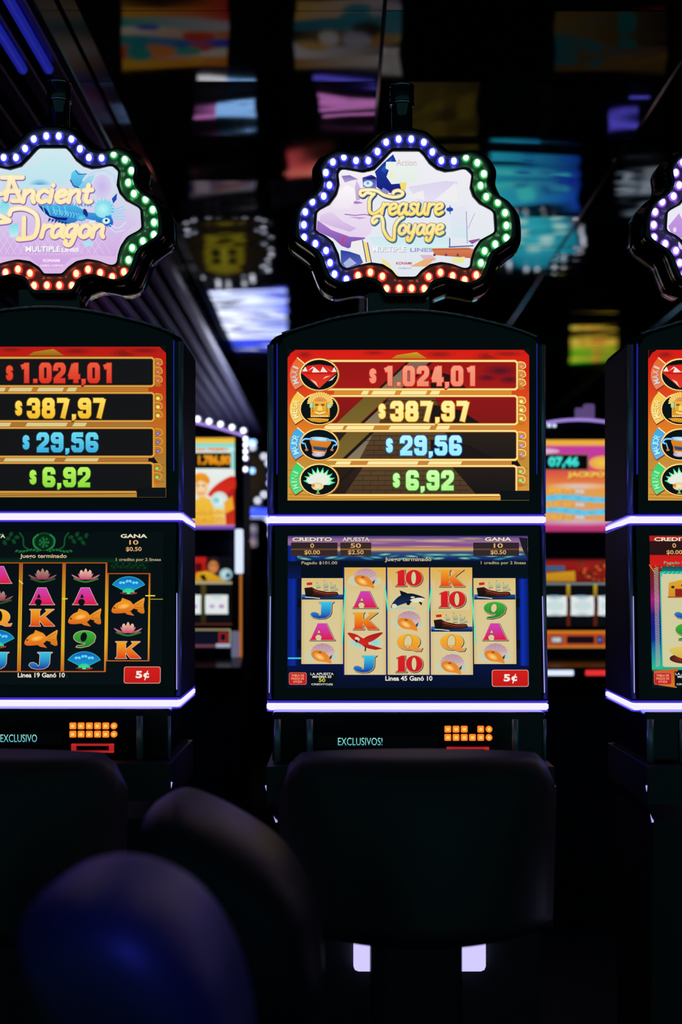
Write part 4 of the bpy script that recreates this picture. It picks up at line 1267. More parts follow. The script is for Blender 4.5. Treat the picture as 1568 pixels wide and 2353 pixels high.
def front_machine(style, x0, z0, label, amber_off=(), message=('EXCLUSIVOS!', 772, 874)):
    t = thing('slot_machine', label, 'slot machine', (x0, D0, z0), 0, 'slot machines in the front row')
    zz = lambda y, dy=0.: zpx(y, dy)
    hw = .349
    # --- upper cabinet with arched head
    dome = [(616, 1186), (616, 793), (622, 781), (633, 771)]
    dome += spline([(633, 771), (668, 760), (711, 747), (760, 733), (805, 724), (850, 718), (900, 713.5), (940, 712.5), (990, 715), (1046, 722), (1100, 733), (1158, 747), (1200, 760), (1235, 774)], 2)[1:]
    dome += [(1248, 781), (1254, 793), (1254, 1186)]
    pts = [(xpx(x), zz(y)) for x, y in dome]
    bm = B(); prism_xz(bm, pts, .010, .315, .006); obj('cabinet', bm, M['side'], t)
    inner = [(640, 1180), (640, 800), (650, 786)]+[(x+(935-x)*.035, y+9) for x, y in dome[4:-3]]+[(1222, 786), (1232, 800), (1232, 1180)]
    inner = [(638, 1181), (638, 796)]+[(635+(x-633)*(600/602.), y+8) for x, y in dome[3:-3]][1:]+[(1247, 796), (1247, 1181)]
    bm = B(); prism_xz(bm, [(xpx(x), zz(y)) for x, y in inner], -.002, .012, .004); obj('screen_bezel', bm, M['bezel'], t)
    # arched chrome rim along the head
    bm = B()
    arc = [(xpx(x), zz(y)+.001) for x, y in dome[4:-3]]
    for (xa, za), (xb, zb) in zip(arc, arc[1:]): cyl(bm, (xa, .006, za), (xb, .006, zb), .003, n=8)
    obj('arch_rim', bm, M['satin'], t, True)
    for s_ in (-1, 1):
        bm = B()
        xa = s_*.342
        cyl(bm, (xa, .006, zz(1180)), (xa, .006, zz(792)), .0085, n=16)
        obj('side_trim', bm, M['satin'], t, True)
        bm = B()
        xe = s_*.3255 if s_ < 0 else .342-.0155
        box(bm, xe-.0012, xe+.0012, -.004, .004, zz(1090), zz(790)); o = obj('edge_light', bm, M['edge_blue'], t)  # thin emissive line down the bezel edge
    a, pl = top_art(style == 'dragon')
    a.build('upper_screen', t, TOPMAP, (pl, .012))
    # --- light bars wrapping round the sides
    for y, d1 in ((1194.5, .0), (1623, -.045)):
        zb = zz(y, d1)
        yf = d1-.016
        zr = zb-.012 if d1 == 0 else zb+.004
        path = [(-hw, .30, zr), (-hw, yf+.012, zb), (-hw+.006, yf, zb), (hw-.006, yf, zb), (hw, yf+.012, zb), (hw, .30, zr)]
        bm = B(); sweep_bar(bm, path, .0076, .02); lb = obj('light_bar', bm, M['bar'], t)
        for sgn in (1, -1):
            bm = B()
            p2 = [(x*.999, y_+.004, z_+sgn*.0108) for x, y_, z_ in path]
            sweep_bar(bm, p2, .0026, .016); obj('bar_edge', bm, M['barglow'], lb)
    # --- lower cabinet and its leaning screen
    zt_, zb_ = zz(1204), zz(1612, -.04)
    bm = B(); prism_yz(bm, [(.006, zt_), (-.036, zb_), (.315, zb_), (.315, zt_)], -hw+.001, hw-.001, .006); obj('lower_cabinet', bm, M['side'], t)
    bm = B()
    fr = Art(); fr.rect(632, 1209, 1240, 1604, (0, 0, 0))
    o = fr.build('lower_bezel', t, LOWMAP, ([(632, 1209), (1240, 1209), (1240, 1604), (632, 1604)], .012), material=M['bezel'])
    bm.free()
    for s_ in (-1, 1):
        bm = B()
        xa = s_*.343
        cyl(bm, (xa, .004, zz(1208)), (xa, -.040, zz(1606, -.04)), .006, n=14)
        obj('side_trim', bm, M['satin'], t, True)
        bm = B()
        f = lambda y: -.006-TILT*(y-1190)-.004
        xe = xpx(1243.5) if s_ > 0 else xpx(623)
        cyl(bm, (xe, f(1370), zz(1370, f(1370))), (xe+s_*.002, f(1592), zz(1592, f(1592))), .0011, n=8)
        obj('edge_light', bm, M['edge_white'], t)  # thin emissive line beside the lower bezel
    a, pl = lower_art(style)
    LM = plane_map(-.009, 1190, TILT)
    ls = a.build('lower_screen', t, LM, (pl, .01))
    RM = plane_map(-.0150, 1190, TILT)
    S_ = {'sea': [['ship', 'J', 'A', 'shell'], ['shell', 'A', 'K', 'parrot', 'J'], ['10', 'orca', 'shell', 'Q', '10'], ['K', '10', 'ship', 'Q', 'shell'], ['ship', '9', 'A', 'shell']],
          'dragon': [['K', '9', 'lotus', 'A'], ['A', 'lotus~', 'Q', 'fan', 'J'], ['lotus~', 'A', 'K', 'fish', 'J'], ['lotus', 'A', 'fish', '9', 'fan'], ['fan', 'fish', 'lotus', 'K']],
          'fiesta': [['house', 'J', '9', 'taco'], ['A', 'K', '9', 'J', 'Q'], ['10', 'Q', 'house', 'K', '9'], ['J', 'taco', 'A', '10', 'K'], ['9', 'A', 'house', 'Q']]}[style]
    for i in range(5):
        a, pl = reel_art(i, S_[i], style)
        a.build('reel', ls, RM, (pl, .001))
    if style == 'sea':
        for q in ([(793, 1350), (786, 1478)], [(884, 1350), (891, 1404)], [(990, 1350), (983.5, 1404)], [(1081, 1350), (1091, 1478)]):
            a = Art(); a.stroke(q, 3.2, C('#4ae8c0'), None, False, False); a.build('win_line', ls, plane_map(-.0175, 1190, TILT))
    elif style == 'dragon':
        for q in ([(790-11, 1347), (790, 1341)], [(884, 1341), (893, 1349)], [(984, 1383), (996, 1383)], [(1174, 1376), (1196, 1376)]):
            a = Art(); a.stroke(q, 2.6, C('#e8d838'), None, False, False); a.build('win_line', ls, plane_map(-.0175, 1190, TILT))
    a, pl = price_button()
    a.build('price_button', ls, RM, (pl, .002))
    # --- deck front: chrome posts, message display, lit buttons, ticket slot
    dd = -.12
    bm = B(); box(bm, -.332, .332, dd+.006, .31, zz(1752, dd), zz(1637, dd), .006); obj('deck_front', bm, M['bezel'], t)
    for x in (633, 707, 1179, 1247):
        bm = B(); cyl(bm, (xpx(x, dd), dd, zz(1752, dd)), (xpx(x, dd), dd, zz(1653, dd)), .0085 if x not in (1247,) else .004, n=18)
        obj('chrome_post', bm, M['satin'], t, True)
    PM = plane_map(dd+.004)
    a = Art()
    a.rect(722, 1690, 1000, 1718, C('#010203'))
    cg = C('#9af0e4')
    a.text(message[0], (message[1]+message[2])/2, 1704, message[2]-message[1], 17.5, cg, C('#5ac0d0'), -.002)
    a.build('message_display', t, PM, ([(722, 1690), (1000, 1690), (1000, 1718), (722, 1718)], .003))
    bs = S(D0+dd)
    for r_ in range(2):
        for c_ in range(6):
            if (r_, c_) in amber_off: continue
            cx, cy = 1024.5+18.9*c_, 1675.5+19*r_
            p, _ = PM(cx, cy)
            bm = B()
            hb = 7.6*bs
            if c_ < 5:
                box(bm, p[0]-hb, p[0]+hb, p[1]-.004, p[1]+.006, p[2]-hb, p[2]+hb, .0022)
                box(bm, p[0]-hb*.5, p[0]+hb*.5, p[1]-.0046, p[1]+.0005, p[2]-hb*.45, p[2]+hb*.45, .0006, 1)
            else:
                cyl(bm, (p[0], p[1]-.004, p[2]), (p[0], p[1]+.006, p[2]), hb, n=20)
                cyl(bm, (p[0], p[1]-.0048, p[2]), (p[0], p[1], p[2]), hb*.5, n=14, mi=1)
            obj('deck_button', bm, [M['amber'], M['amber_core']], t)
    bm = B()
    xa, xb, za, zb2 = xpx(1022, dd), xpx(1119, dd), zz(1737, dd), zz(1717, dd)
    e = .0045
    box(bm, xa, xb, dd-.004, dd+.01, zb2-e, zb2); box(bm, xa, xb, dd-.004, dd+.01, za, za+e)
    box(bm, xa, xa+e*2.4, dd-.004, dd+.01, za, zb2); box(bm, xb-e*2.4, xb, dd-.004, dd+.01, za, zb2)
    obj('ticket_slot', bm, M['redled'], t)
    # --- hip, button deck and base
    bm = B()
    zc, zd = zz(1758, -.16), zz(1890, -.16)
    vs4 = []
    for z_, h_, yf in ((zc, .342, -.19), (zd+.05, .342, -.20), (zd, .318, -.15), (0.06, .315, -.10), (0.0, .315, -.10)):
        vs4.append([bm.verts.new((-h_, yf, z_)), bm.verts.new((h_, yf, z_)), bm.verts.new((h_, .31, z_)), bm.verts.new((-h_, .31, z_))])
    bm.faces.new(vs4[0]); bm.faces.new(vs4[-1][::-1])
    for p, q in zip(vs4, vs4[1:]):
        for k in range(4): bm.faces.new((p[k], p[(k+1) % 4], q[(k+1) % 4], q[k]))
    obj('base', bm, M['base'], t)
    for s_ in (-1, 1):
        bm = B(); cyl(bm, (s_*.343, -.192, zc-.045), (s_*.320, -.152, zd), .0028, n=8)
        obj('hip_trim', bm, M['edge_white'], t)
    bm = B(); 
    for q in (0, 1): box(bm, xpx(1133+q*24, -.19), xpx(1147+q*24, -.19), -.194, -.185, zz(1803, -.19), zz(1796, -.19))
    obj('key_light', bm, mat_amber_dim, t)
    # lamp on the belly of the base
    bm = B(); box(bm, xpx(806, -.15), xpx(1110, -.15), -.165, -.10, zz(2234, -.16), zz(2150, -.16), .012); obj('base_lamp', bm, M['kick'], t)
    # --- illuminated sign on the head
    tp = link('topper', topper_mesh(), t)
    sign_art(style if style != 'sea' else 'voyage').build('sign_picture', tp, TMAP, (ARTPOLY, .02), eps=.00003)
    if True:
        for n_, (x, y) in LPX:
            nm = 'violet' if (style == 'fiesta' and n_ == 'white') else n_
            b = bpy.data.objects.new('bulb', bulb_mesh(nm))
            COL.objects.link(b)
            p, _ = plane_map(TDY+.006)(x, y)
            b.location = p
            b.parent = tp
    bm = B(); box(bm, xpx(850, TDY), xpx(995, TDY), TDY+.03, TDY+.16, zz(720), zz(662, TDY), .006); obj('sign_neck', bm, M['black'], t)
    # --- signal lamp on a stalk behind the sign
    dc = .21
    bm = B()
    s = S(D0+dc)
    zc0, zc1 = CZ+(HOR-240)*s, CZ+(HOR-196)*s
    lathe(bm, [(.030, zc0), (.032, zc0+.004), (.032, zc1-.006), (.024, zc1)], 24, -.003, dc)
    cl = obj('signal_lamp', bm, M['smoke'], t, True)
    bm = B(); lathe(bm, [(.0325, zc0-.004), (.0335, zc0), (.0325, zc0+.003)], 24, -.003, dc); lathe(bm, [(.0325, zc1-.008), (.0335, zc1-.005), (.0325, zc1-.002)], 24, -.003, dc)
    obj('chrome_ring', bm, M['chrome'], cl, True)
    bm = B(); lathe(bm, [(.028, CZ+(HOR-420)*s), (.028, zc0-.004)], 24, -.003, dc); obj('lamp_stalk', bm, M['smoke'], t, True)
    return t

mat_amber_dim = mat('key_amber_lamp', (.2, .1, .01), .3, emit=(.5, .26, .01), es=1.)
XM = (935-784)*D0/FP
front_machine('sea', XM, 0, 'slot machine with white sailing sign, sea reels and five cream columns, in the middle', amber_off=((0, 3),))
front_machine('dragon', XM-834*D0/FP, .008, 'slot machine with blue dragon sign and black reels, cut by the left edge', message=('EXCLUSIVO', 858, 942))
front_machine('fiesta', XM+828*D0/FP, 0, 'slot machine with red and turquoise lower screen, cut by the right edge')

# ------------------------------------------------------------------ slot machines further back
def far_map(cx, d, dy=0., curve=None):
    s = d/FP
    def fn(x, y):
        yy = dy
        if curve:
            yc, r = curve
            h = (y-yc)*s
            yy = dy+r-math.sqrt(max(1e-6, r*r-min(h*h, r*r*.98)))
        return ((x-cx)*s, yy, CZ+(HOR-y)*s), Vector((0, -1, 0))
    return fn

def curved_reel(parent, x0, x1, y0, y1, cx, d, blobs, dy=.004, col='#dfe6e6'):
    a = Art()
    n = 12
    for i in range(n):
        a.rect(x0, y0+(y1-y0)*i/n, x1, y0+(y1-y0)*(i+1)/n, C(col), None, False, i == 0)
    for (u, v, ru, rv, c) in blobs:
        a.ell(x0+(x1-x0)*u, y0+(y1-y0)*v, (x1-x0)*ru, (y1-y0)*rv, C(c))
    r = (y1-y0)*d/FP*.62
    return a.build('reel', parent, far_map(cx, d, dy, ((y0+y1)/2, r)), None, eps=.0003)

def stepper(cx, d, label, up, reel_dx, glass, belly, bulb_arc=True, hwpx=184, extra=None, group='slot machines in the row behind'):
    s = d/FP
    t = thing('slot_machine', label, 'slot machine', ((cx-784)*s, d, 0), 0, group)
    Z = lambda y: CZ+(HOR-y)*s
    X = lambda x: (x-cx)*s
    hw = hwpx*s
    # body: arched head, main box, deck and base
    head = [(-hw, Z(1235)), (-hw, Z(1003))]+[(-hw+2*hw*q/14, Z(1003-36*math.sin(PI*q/14))) for q in range(1, 14)]+[(hw, Z(1003)), (hw, Z(1235))]
    bm = B(); prism_xz(bm, head, .0, .42, .008); obj('cabinet', bm, M['side'], t)
    bm = B(); box(bm, -hw, hw, .01, .45, 0, Z(1236), .006); obj('lower_cabinet', bm, M['side'], t)
    bm = B(); prism_yz(bm, [(-.16, Z(1528)), (.02, Z(1505)), (.02, Z(1600)), (-.14, Z(1575))], -hw, hw, .006); obj('button_deck', bm, M['bezel'], t)
    # arched edge lamp
    bm = B()
    ap = [(x, z) for x, z in head[1:-1]]
    for (xa, za), (xb, zb) in zip(ap, ap[1:]): cyl(bm, (xa*.99, -.006, za+.004), (xb*.99, -.006, zb+.004), .006, n=8)
    obj('arch_light', bm, M['violet_strip'], t, True)
    if bulb_arc:
        for q in range(15):
            k = q/14
            b = bpy.data.objects.new('bulb', bulb_mesh('clear')); COL.objects.link(b); b.parent = t
            b.location = (-hw+2*hw*k, -.008, Z(990-34*math.sin(PI*k)))
            b.scale = (1.35, 1.35, 1.1)
        for sg in (-1, 1):
            for y in (1008, 1022, 1037, 1052, 1078):
                b = bpy.data.objects.new('bulb', bulb_mesh('clear')); COL.objects.link(b); b.parent = t
                b.location = (sg*(hw+.006), .01, Z(y))
                b.scale = (1.25, 1.25, 1.0)
    a, pl = up
    a.build('upper_screen', t, far_map(cx, d, -.008), (pl, .02))
    a, pl = glass
    rg = a.build('reel_glass', t, far_map(cx, d, .004), (pl, .01))
    (r0, r1) = reel_dx
    for i, (xa, xb, bl) in enumerate(r0):
        curved_reel(t, xa, xb, r1[0], r1[1], cx, d, bl, dy=-.004)
    a, pl = belly
    a.build('belly_panel', t, far_map(cx, d, -.006), (pl, .015))
    if extra: extra(t, X, Z, s)
    return t
M['violet_strip'] = mat('violet_edge_lamp', (.2, .1, .3), .3, emit=(.36, .24, .72), es=1.)
M['white_strip'] = mat('cool_white_lamp', (.4, .4, .5), .3, emit=(.75, .85, 1.05), es=1.)
M['orange_strip'] = mat('orange_edge_lamp', (.3, .1, .02), .3, emit=(.42, .13, .02), es=1.)
M['red_strip'] = mat('red_bar_lamp', (.3, .02, .02), .3, emit=(.8, .03, .03), es=1.)

def pink_machine():
    cx = 1330
    a = Art()
    x0, x1, y0, y1 = 1166, 1494, 1011, 1222
    a.grad(x0, y0, x1, y1, [(y0, C('#e8a83a')), (1022, C('#f0b040')), (1026, C('#c8508a')), (1030, C('#c03aa0')), (1072, C('#c83a8a')), (1084, C('#d8504a')), (1098, C('#dc6a3a')), (1108, C('#e0784a')), (1122, C('#e89a4a')), (1136, C('#d8a058')), (1200, C('#d8a070')), (1206, C('#c83a7a')), (y1, C('#a8306a'))])
    a.ell(1222, 1037, 64, 7, C('#d8b0d0'))
    a.rect(1190, 1044, 1352, 1081, C('#8a6a3a')); a.rect(1192, 1046, 1350, 1079, C('#04060a'))
    a.text('07,46', 1295, 1063, 70, 27, C('#4af0e0'), C('#38d8d0'), .05)
    a.ell(1385, 1064, 32, 16, C('#e8a04a'), C('#f0c84a'))
    a.text('JACKPOT', 1356, 1093, 100, 15, C('#a8401a'), None, .06); a.text('JACKPOT', 1354, 1092, 100, 15, C('#f4cc50'), None, .05)
    for k, yy in enumerate((1146, 1175)):
        for q in range(12):
            a.ell(x0+q*30, yy+4*math.sin(q*1.1+k), 24, 6.5, C('#4ab8e0'), C('#6ad0f0'))
    a.ell(1330, 1118, 70, 8, C('#e8a050'), C('#d8c8c8'))
    for r_, yy in enumerate((1130, 1160, 1189)):
        a.text(('SUPER 75', 'MAXI 50', 'DOBLE 25')[r_], 1280, yy+1, 70, 12, C('#a85a1a'), None, .06)
        a.text(('SUPER 75', 'MAXI 50', 'DOBLE 25')[r_], 1279, yy, 70, 12, C('#f4b840'), None, .05)
        a.text('POR', 1333, yy, 20, 8, C('#c8dce8'), None, .05)
        a.text('DE ORO', 1374, yy, 52, 11, C('#e89a38'), None, .05)
    a.ell(1330, 1196, 160, 14, C('#c83a7a'), C('#cfc0d0'), a0=0, a1=PI)
    pl = [(x0, y0), (x1, y0), (x1, y1), (x0, y1)]
    g = Art()
    gx0, gx1, gy0, gy1 = 1166, 1494, 1284, 1440
    gp = [(gx0, gy0), (gx1, gy0), (gx1, gy1), (gx0, gy1)]
    g.grad(gx0, gy0, gx1, gy1, [(gy0, C('#2a0c0c')), (1292, C('#8a1a14')), (1304, C('#8a1814')), (1336, C('#6a1610')), (1338, C('#0a0a0c')), (1341, C('#8a9294')), (1345, C('#0a0c0e')), (gy1, C('#07080a'))])
    g.rect(1250, 1300, 1299, 1312, C('#3a5a7a')); g.poly([(1240, 1318), (1322, 1312), (1324, 1336), (1240, 1336)], C('#c8941c'), C('#b8801a'))
    for q in range(34):
        g.ell(1330+R.uniform(0, 70), 1290+R.uniform(0, 46), 4, 3, C(('#a83a1a', '#1a1c10', '#8a2a1a', '#c85a2a', '#243414')[q % 5]))
    for x in (1307, 1369, 1432, 1245): g.rect(x-4, 1343, x+4, 1372, C('#b89a2a'), C('#8a6a1a')); g.rect(x-4, 1372, x+4, 1438, C('#3a1408'), C('#5a2008'))
    reels = [(a_, a_+53, [(.5, .22, .34, .12, '#b4c4cc'), (.5, .5, .4, .13, '#c8dada'), (.5, .8, .34, .12, '#b8ccd0'), (.45, .22, .2, .06, '#8ab0c8')]) for a_ in (1187, 1250, 1312.5, 1375, 1438)]
    b = Art()
    bx0, bx1 = 1166, 1494
    b.grad(bx0, 1449, bx1, 1489, [(1449, C('#c87818')), (1453, C('#d08020')), (1456, C('#b8481a')), (1484, C('#b84a1a')), (1486, C('#c8882a')), (1489, C('#a86a1a'))])
    for xa, xb, c in ((1265, 1294, '#8a8684'), (1302, 1366, '#120a0a'), (1371, 1386, '#1a2a5a'), (1389, 1420, '#100a0a')):
        b.rrect(xa, 1461, xb, 1479, 3, C('#3a1a10')); b.rrect(xa+2, 1463, xb-2, 1477, 2, C(c))
    b.ell(1378, 1470, 4, 4, C('#4a7ac8')); b.text('150', 1279, 1470, 18, 9, C('#e0e0e4'), None, .04)
    def extra(t, X, Z, s):
        for k, (xa, xb, m) in enumerate(((1240, 1303, 'white_strip'), (1330, 1391, 'red_strip'), (1420, 1470, 'white_strip'))):
            bm = B(); box(bm, X(xa), X(xb), -.166, -.15, Z(1546), Z(1534), .003); obj('deck_light', bm, M[m], t)
        for xa, xb, ya in ((1339, 1358, 925), (1358.5, 1386, 916)):
            bm = B(); lathe(bm, [((xb-xa)/2*s, Z(975)), ((xb-xa)/2*s, Z(ya+3)), ((xb-xa)/2.4*s, Z(ya))], 18, X((xa+xb)/2), .18); obj('signal_lamp', bm, M['violet_lens'], t, True)
        bm = B()
        for xx in (1262, 1274): box(bm, X(xx-4), X(xx+4), -.012, -.004, Z(982), Z(975), .001)
        obj('head_light', bm, M['white_strip'], t)
    return stepper(cx, 5.5, 'slot machine with pink and orange screen and cyan digits, behind the right gap', (a, pl), (reels, (1349, 1435)), (g, gp), (b, [(bx0, 1449), (bx1, 1449), (bx1, 1489), (bx0, 1489)]), False, extra=extra)
M['violet_lens'] = mat('violet_lamp_lens', (.1, .06, .2), .3, emit=(.10, .06, .18), es=1.)
pink_machine()

def yellow_machine():
    cx = 376
    a = Art()
    x0, x1, y0, y1 = 212, 540, 1006, 1216
    a.grad(x0, y0, x1, y1, [(y0, C('#d89a30')), (1010, C('#f0c040')), (1018, C('#f0c848')), (1020, C('#68d8d0')), (1030, C('#a8e8e4')), (1036, C('#dff0ea')), (1078, C('#e8eeea')), (1150, C('#e4e4dc')), (1168, C('#f0d880')), (1200, C('#f0c068')), (1207, C('#e0a060')), (1208, C('#8a5ac0')), (y1, C('#6a48b8'))])
    a.text('GRAN PREMIO', 480, 1033, 90, 9, C('#e08a50'), None, .05)
    a.rect(532, 1036, x1, 1080, C('#9adcd4'))
    a.rect(330, 1041, 531, 1077, C('#0c0a06'))
    a.text('1.786,80', 493, 1059, 74, 26, C('#f0a020'), C('#e88c18'), .05)
    # reader in a red cape, drawn loosely
    a.poly(spline([(478, 1138), (500, 1112), (538, 1094), (540, 1130), (520, 1140), (500, 1142)], 4, True), C('#c82418'), C('#d83020'))
    a.poly([(515, 1140), (540, 1120), (540, 1206), (520, 1206)], C('#a81a1c'), C('#c8301c'))
    a.ell(463, 1118, 16, 28, C('#f0c088'), C('#f8d8a4')); a.poly(spline([(440, 1110), (450, 1090), (470, 1088), (482, 1100), (480, 1112), (462, 1104), (450, 1112)], 4, True), C('#f0a024'), C('#e08a1c'))
    for xx in (456, 468): a.ell(xx, 1116, 3.4, 2, C('#8a4a2a'))
    a.stroke([(456, 1133), (462, 1135), (469, 1133)], 2, C('#b85a40'))
    a.poly([(444, 1150), (470, 1142), (490, 1150), (494, 1206), (444, 1206)], C('#f0c040'), C('#e8b030'))
    a.ell(505, 1150, 20, 20, C('#c8dcd8'), C('#eaf4f0')); a.ell(498, 1150, 7, 6, C('#4ac0d0'), C('#9ae8ec'))
    a.poly([(515, 1155), (534, 1140), (538, 1170), (520, 1180)], C('#f0a828'))
    for k, yy in enumerate((1176, 1192)):
        a.text(('AVENTURA', 'ESPACIO')[k], 482, yy+1, 66, 11, C('#a84a18'), None, .06); a.text(('AVENTURA', 'ESPACIO')[k], 481, yy, 66, 11, C('#f8c040'), None, .05)
    a.ell(290, 1130, 50, 40, C('#d8c8a0'), C('#e8e4d0'))
    pl = [(x0, y0), (x1, y0), (x1, y1), (x0, y1)]
    g = Art()
    gx0, gx1, gy0, gy1 = 212, 533, 1279, 1436
    gp = [(gx0, gy0), (gx1, gy0), (gx1, gy1), (gx0, gy1)]
    g.rect(gx0, gy0, gx1, gy1, C('#0a0b0d'))
    g.rect(300, 1280, 474, 1324, C('#b81c14'), C('#a81610'))
    g.rect(448, 1294, 464, 1312, C('#4a0c0a'))
    g.ell(489, 1298, 17, 19, C('#2a160e')); g.ell(490, 1303, 12, 15, C('#b86a3a'), C('#d08a50'))
    for xx in (486, 495): g.ell(xx, 1299, 2.6, 1.6, C('#2a140c'))
    g.poly([(446, 1336), (452, 1316), (476, 1312), (500, 1324), (520, 1336)], C('#d8a824'), C('#c8901c'))
    g.poly([(458, 1322), (470, 1320), (476, 1334), (466, 1334)], C('#120c08'))
    g.ell(519, 1320, 15, 14, C('#8ab0b4'), C('#dcecea')); g.ell(524, 1322, 6, 6, C('#2a6a8a'))
    g.rect(gx0, 1336, gx1, 1342, C('#8a8468'), C('#b8b090'))
    g.rect(462, 1342, 473, 1432, C('#4a4014'), C('#2a2410'))
    g.rect(gx0, 1433, gx1, 1436, C('#5a2a18'))
    reels = [(x_, x_+52, [(.5, .24, .3, .12, '#ccd6da'), (.3, .55, .12, .05, '#b89ac8'), (.72, .55, .12, .05, '#b07ac0'), (.62, .84, .1, .04, '#c0c060')]) for x_ in (286, 348, 410, 472)]
    b = Art()
    bx0, bx1 = 212, 531
    bp = [(bx0, 1443), (bx1, 1443), (bx1, 1489), (bx0, 1489)]
    b.rect(bx0, 1443, bx1, 1489, C('#0a0d18'))
    b.stroke([(bx0, 1447), (529, 1447), (529, 1478)], 3, C('#a89a70'), None, False, False)
    b.rect(bx0, 1481, 498, 1487, C('#6a3a44')); b.rect(497, 1479, 530, 1488, C('#b8bcc8'), C('#8a8ea8'))
    b.stroke([(505, 1454), (521, 1454), (521, 1474), (505, 1474)], 2.4, C('#c02a1c'), None, True)
    def extra(t, X, Z, s):
        bm = B(); box(bm, X(541), X(559), -.02, .03, Z(1318), Z(1216), .006); obj('side_lamp', bm, M['white_strip'], t)
        bm = B(); box(bm, X(551), X(556.5), -.012, 0, Z(1560), Z(1320), .002); obj('edge_light', bm, M['orange_strip'], t)
        bm = B(); box(bm, X(533), X(550), -.02, .0, Z(1510), Z(1450), .004); obj('coin_panel', bm, M['grey_panel'], t)
    return stepper(cx, 5.5, 'slot machine with bulb-lined arch and orange digits, seen through the left gap', (a, pl), (reels, (1347, 1431)), (g, gp), (b, bp), True, extra=extra)
M['grey_panel'] = mat('backlit_grey_panel', (.2, .2, .25), .4, emit=(.12, .12, .2), es=1.)
yellow_machine()

# ------------------------------------------------------------------ rows at the far end, whose screens show in the ceiling panels
for n_, c_ in (('white', (2.4, 2.4, 2.6)), ('cyan', (.9, 1.8, 3.4)), ('pink', (1.6, .5, 1.5)), ('blue', (.25, .2, 1.7))):
    M['far_'+n_] = mat('far_%s_lamp' % n_, (.2, .2, .2), .3, emit=c_)
def far_machine(cxm, d, label, cols, round_top=None, zs=(1.48, 1.88), wv=.6, reels=False, k=1., bars=(), blobs=9):
    C = lambda h_: tuple(q*k for q in globals()['C'](h_))
    t = thing('slot_machine', label, 'slot machine', (cxm, d, 0), 0, 'slot machines in the far rows')
    bm = B(); box(bm, -.33, .33, 0, .5, 0, max([zs[1]+.05]+[2*CEIL-CZ-(HOR-q[2])*d/FP+.03 for q in bars]), .02); obj('cabinet', bm, M['side'], t)
    for xa, xb, yy, cc in bars:
        bm = B(); zz_ = 2*CEIL-CZ-(HOR-yy)*d/FP
        box(bm, RX(xa, d)-cxm, RX(xb, d)-cxm, -.02, .0, zz_-.012, zz_+.012, .004); obj('head_light', bm, M[cc], t)
    bm = B(); box(bm, -.33, .33, -.18, .0, .78, .86, .01); obj('button_deck', bm, M['bezel'], t)
    a = Art()
    n = len(cols)
    h = zs[1]-zs[0]
    for i, c in enumerate(cols):
        a.rect(-wv/2, -zs[1]+h*i/n, wv/2, -zs[1]+h*(i+1)/n, C(c[0]), C(c[1]), True)
    rr = random.Random(int(abs(cxm)*100+d*7))
    for q in range(blobs):
        c = rr.choice(cols)[rr.randint(0, 1)]
        a.ell(rr.uniform(-wv*.4, wv*.4), -rr.uniform(zs[0]+.04, zs[1]-.04), rr.uniform(.03, .11), rr.uniform(.015, .04), C(c))
    fm = lambda dy: (lambda x, y: ((x, dy, -y), Vector((0, -1, 0))))
    pl = [(-wv/2, -zs[1]), (wv/2, -zs[1]), (wv/2, -zs[0]), (-wv/2, -zs[0])]
    a.build('upper_screen', t, fm(-.012), (pl, .01), eps=.0002)
    if reels:
        b = Art(); b.rect(-.26, -1.3, .26, -1.05, C('#101014'))
        for q in range(4): b.rect(-.24+q*.125, -1.28, -.14+q*.125, -1.07, C('#a8b4b8'))
        b.build('reel_window', t, fm(-.012), ([(-.26, -1.3), (.26, -1.3), (.26, -1.05), (-.26, -1.05)], .01), eps=.0005)
    if round_top:
        rx, rz, zc, c1, c2, kind = round_top
        bm = B()
        N = 40
        ringp = [(.88, -.0), (1.0, -.03), (1.06, -.01), (1.06, .1), (.4, .12)]
        rws = [[bm.verts.new((rx*k*math.cos(2*PI*i/N), .1+dy, zc+rz*k*math.sin(2*PI*i/N))) for k, dy in ringp] for i in range(N)]
        for i in range(N):
            p, q = rws[i], rws[(i+1) % N]
            for j in range(4): bm.faces.new((p[j], q[j], q[j+1], p[j+1]))
        bm.faces.new([r[-1] for r in rws])
        tp = obj('topper', bm, M['darkchrome'], t, True)
        a = Art()
        a.ell(0, -zc, rx*.9, rz*.9, C(c1), C(c2), 36)
        if kind == 'mask':
            a.ell(0, -zc-.02, rx*.42, rz*.62, C('#a89a1a'), C('#d8c83a')); 
            for s_ in (-1, 1): a.ell(s_*rx*.17, -zc-.03, rx*.11, rz*.13, C('#141208')); a.ell(s_*rx*.34, -zc+rz*.35, rx*.1, rz*.12, C('#b8a824'))
            a.ell(0, -zc+rz*.28, rx*.2, rz*.1, C('#2a2408'))
        else:
            for q in range(5): a.ell(rx*(-.5+.25*q), -zc+rz*.3*math.sin(q*2), rx*.16, rz*.14, C('#9af4f0'), C('#e0ffff'))
        a.build('sign_picture', tp, fm(.09), ([p for p in ellpts(0, -zc, rx*.9, rz*.9, 36)], .004), eps=.0004)
        for i in range(22):
            k = 2*PI*(i+.25*(i % 2))/22
            b = bpy.data.objects.new('bulb', bulb_mesh('clear')); COL.objects.link(b); b.parent = tp
            b.location = (rx*.98*math.cos(k), .062, zc+rz*.98*math.sin(k)); b.scale = (2.0, 1.5, 1.6)
        bm = B(); box(bm, -.08, .08, .1, .2, zs[1], zc-rz*.95); obj('sign_neck', bm, M['black'], t)
    return t
def RX(x, d): return (x-784)*d/FP
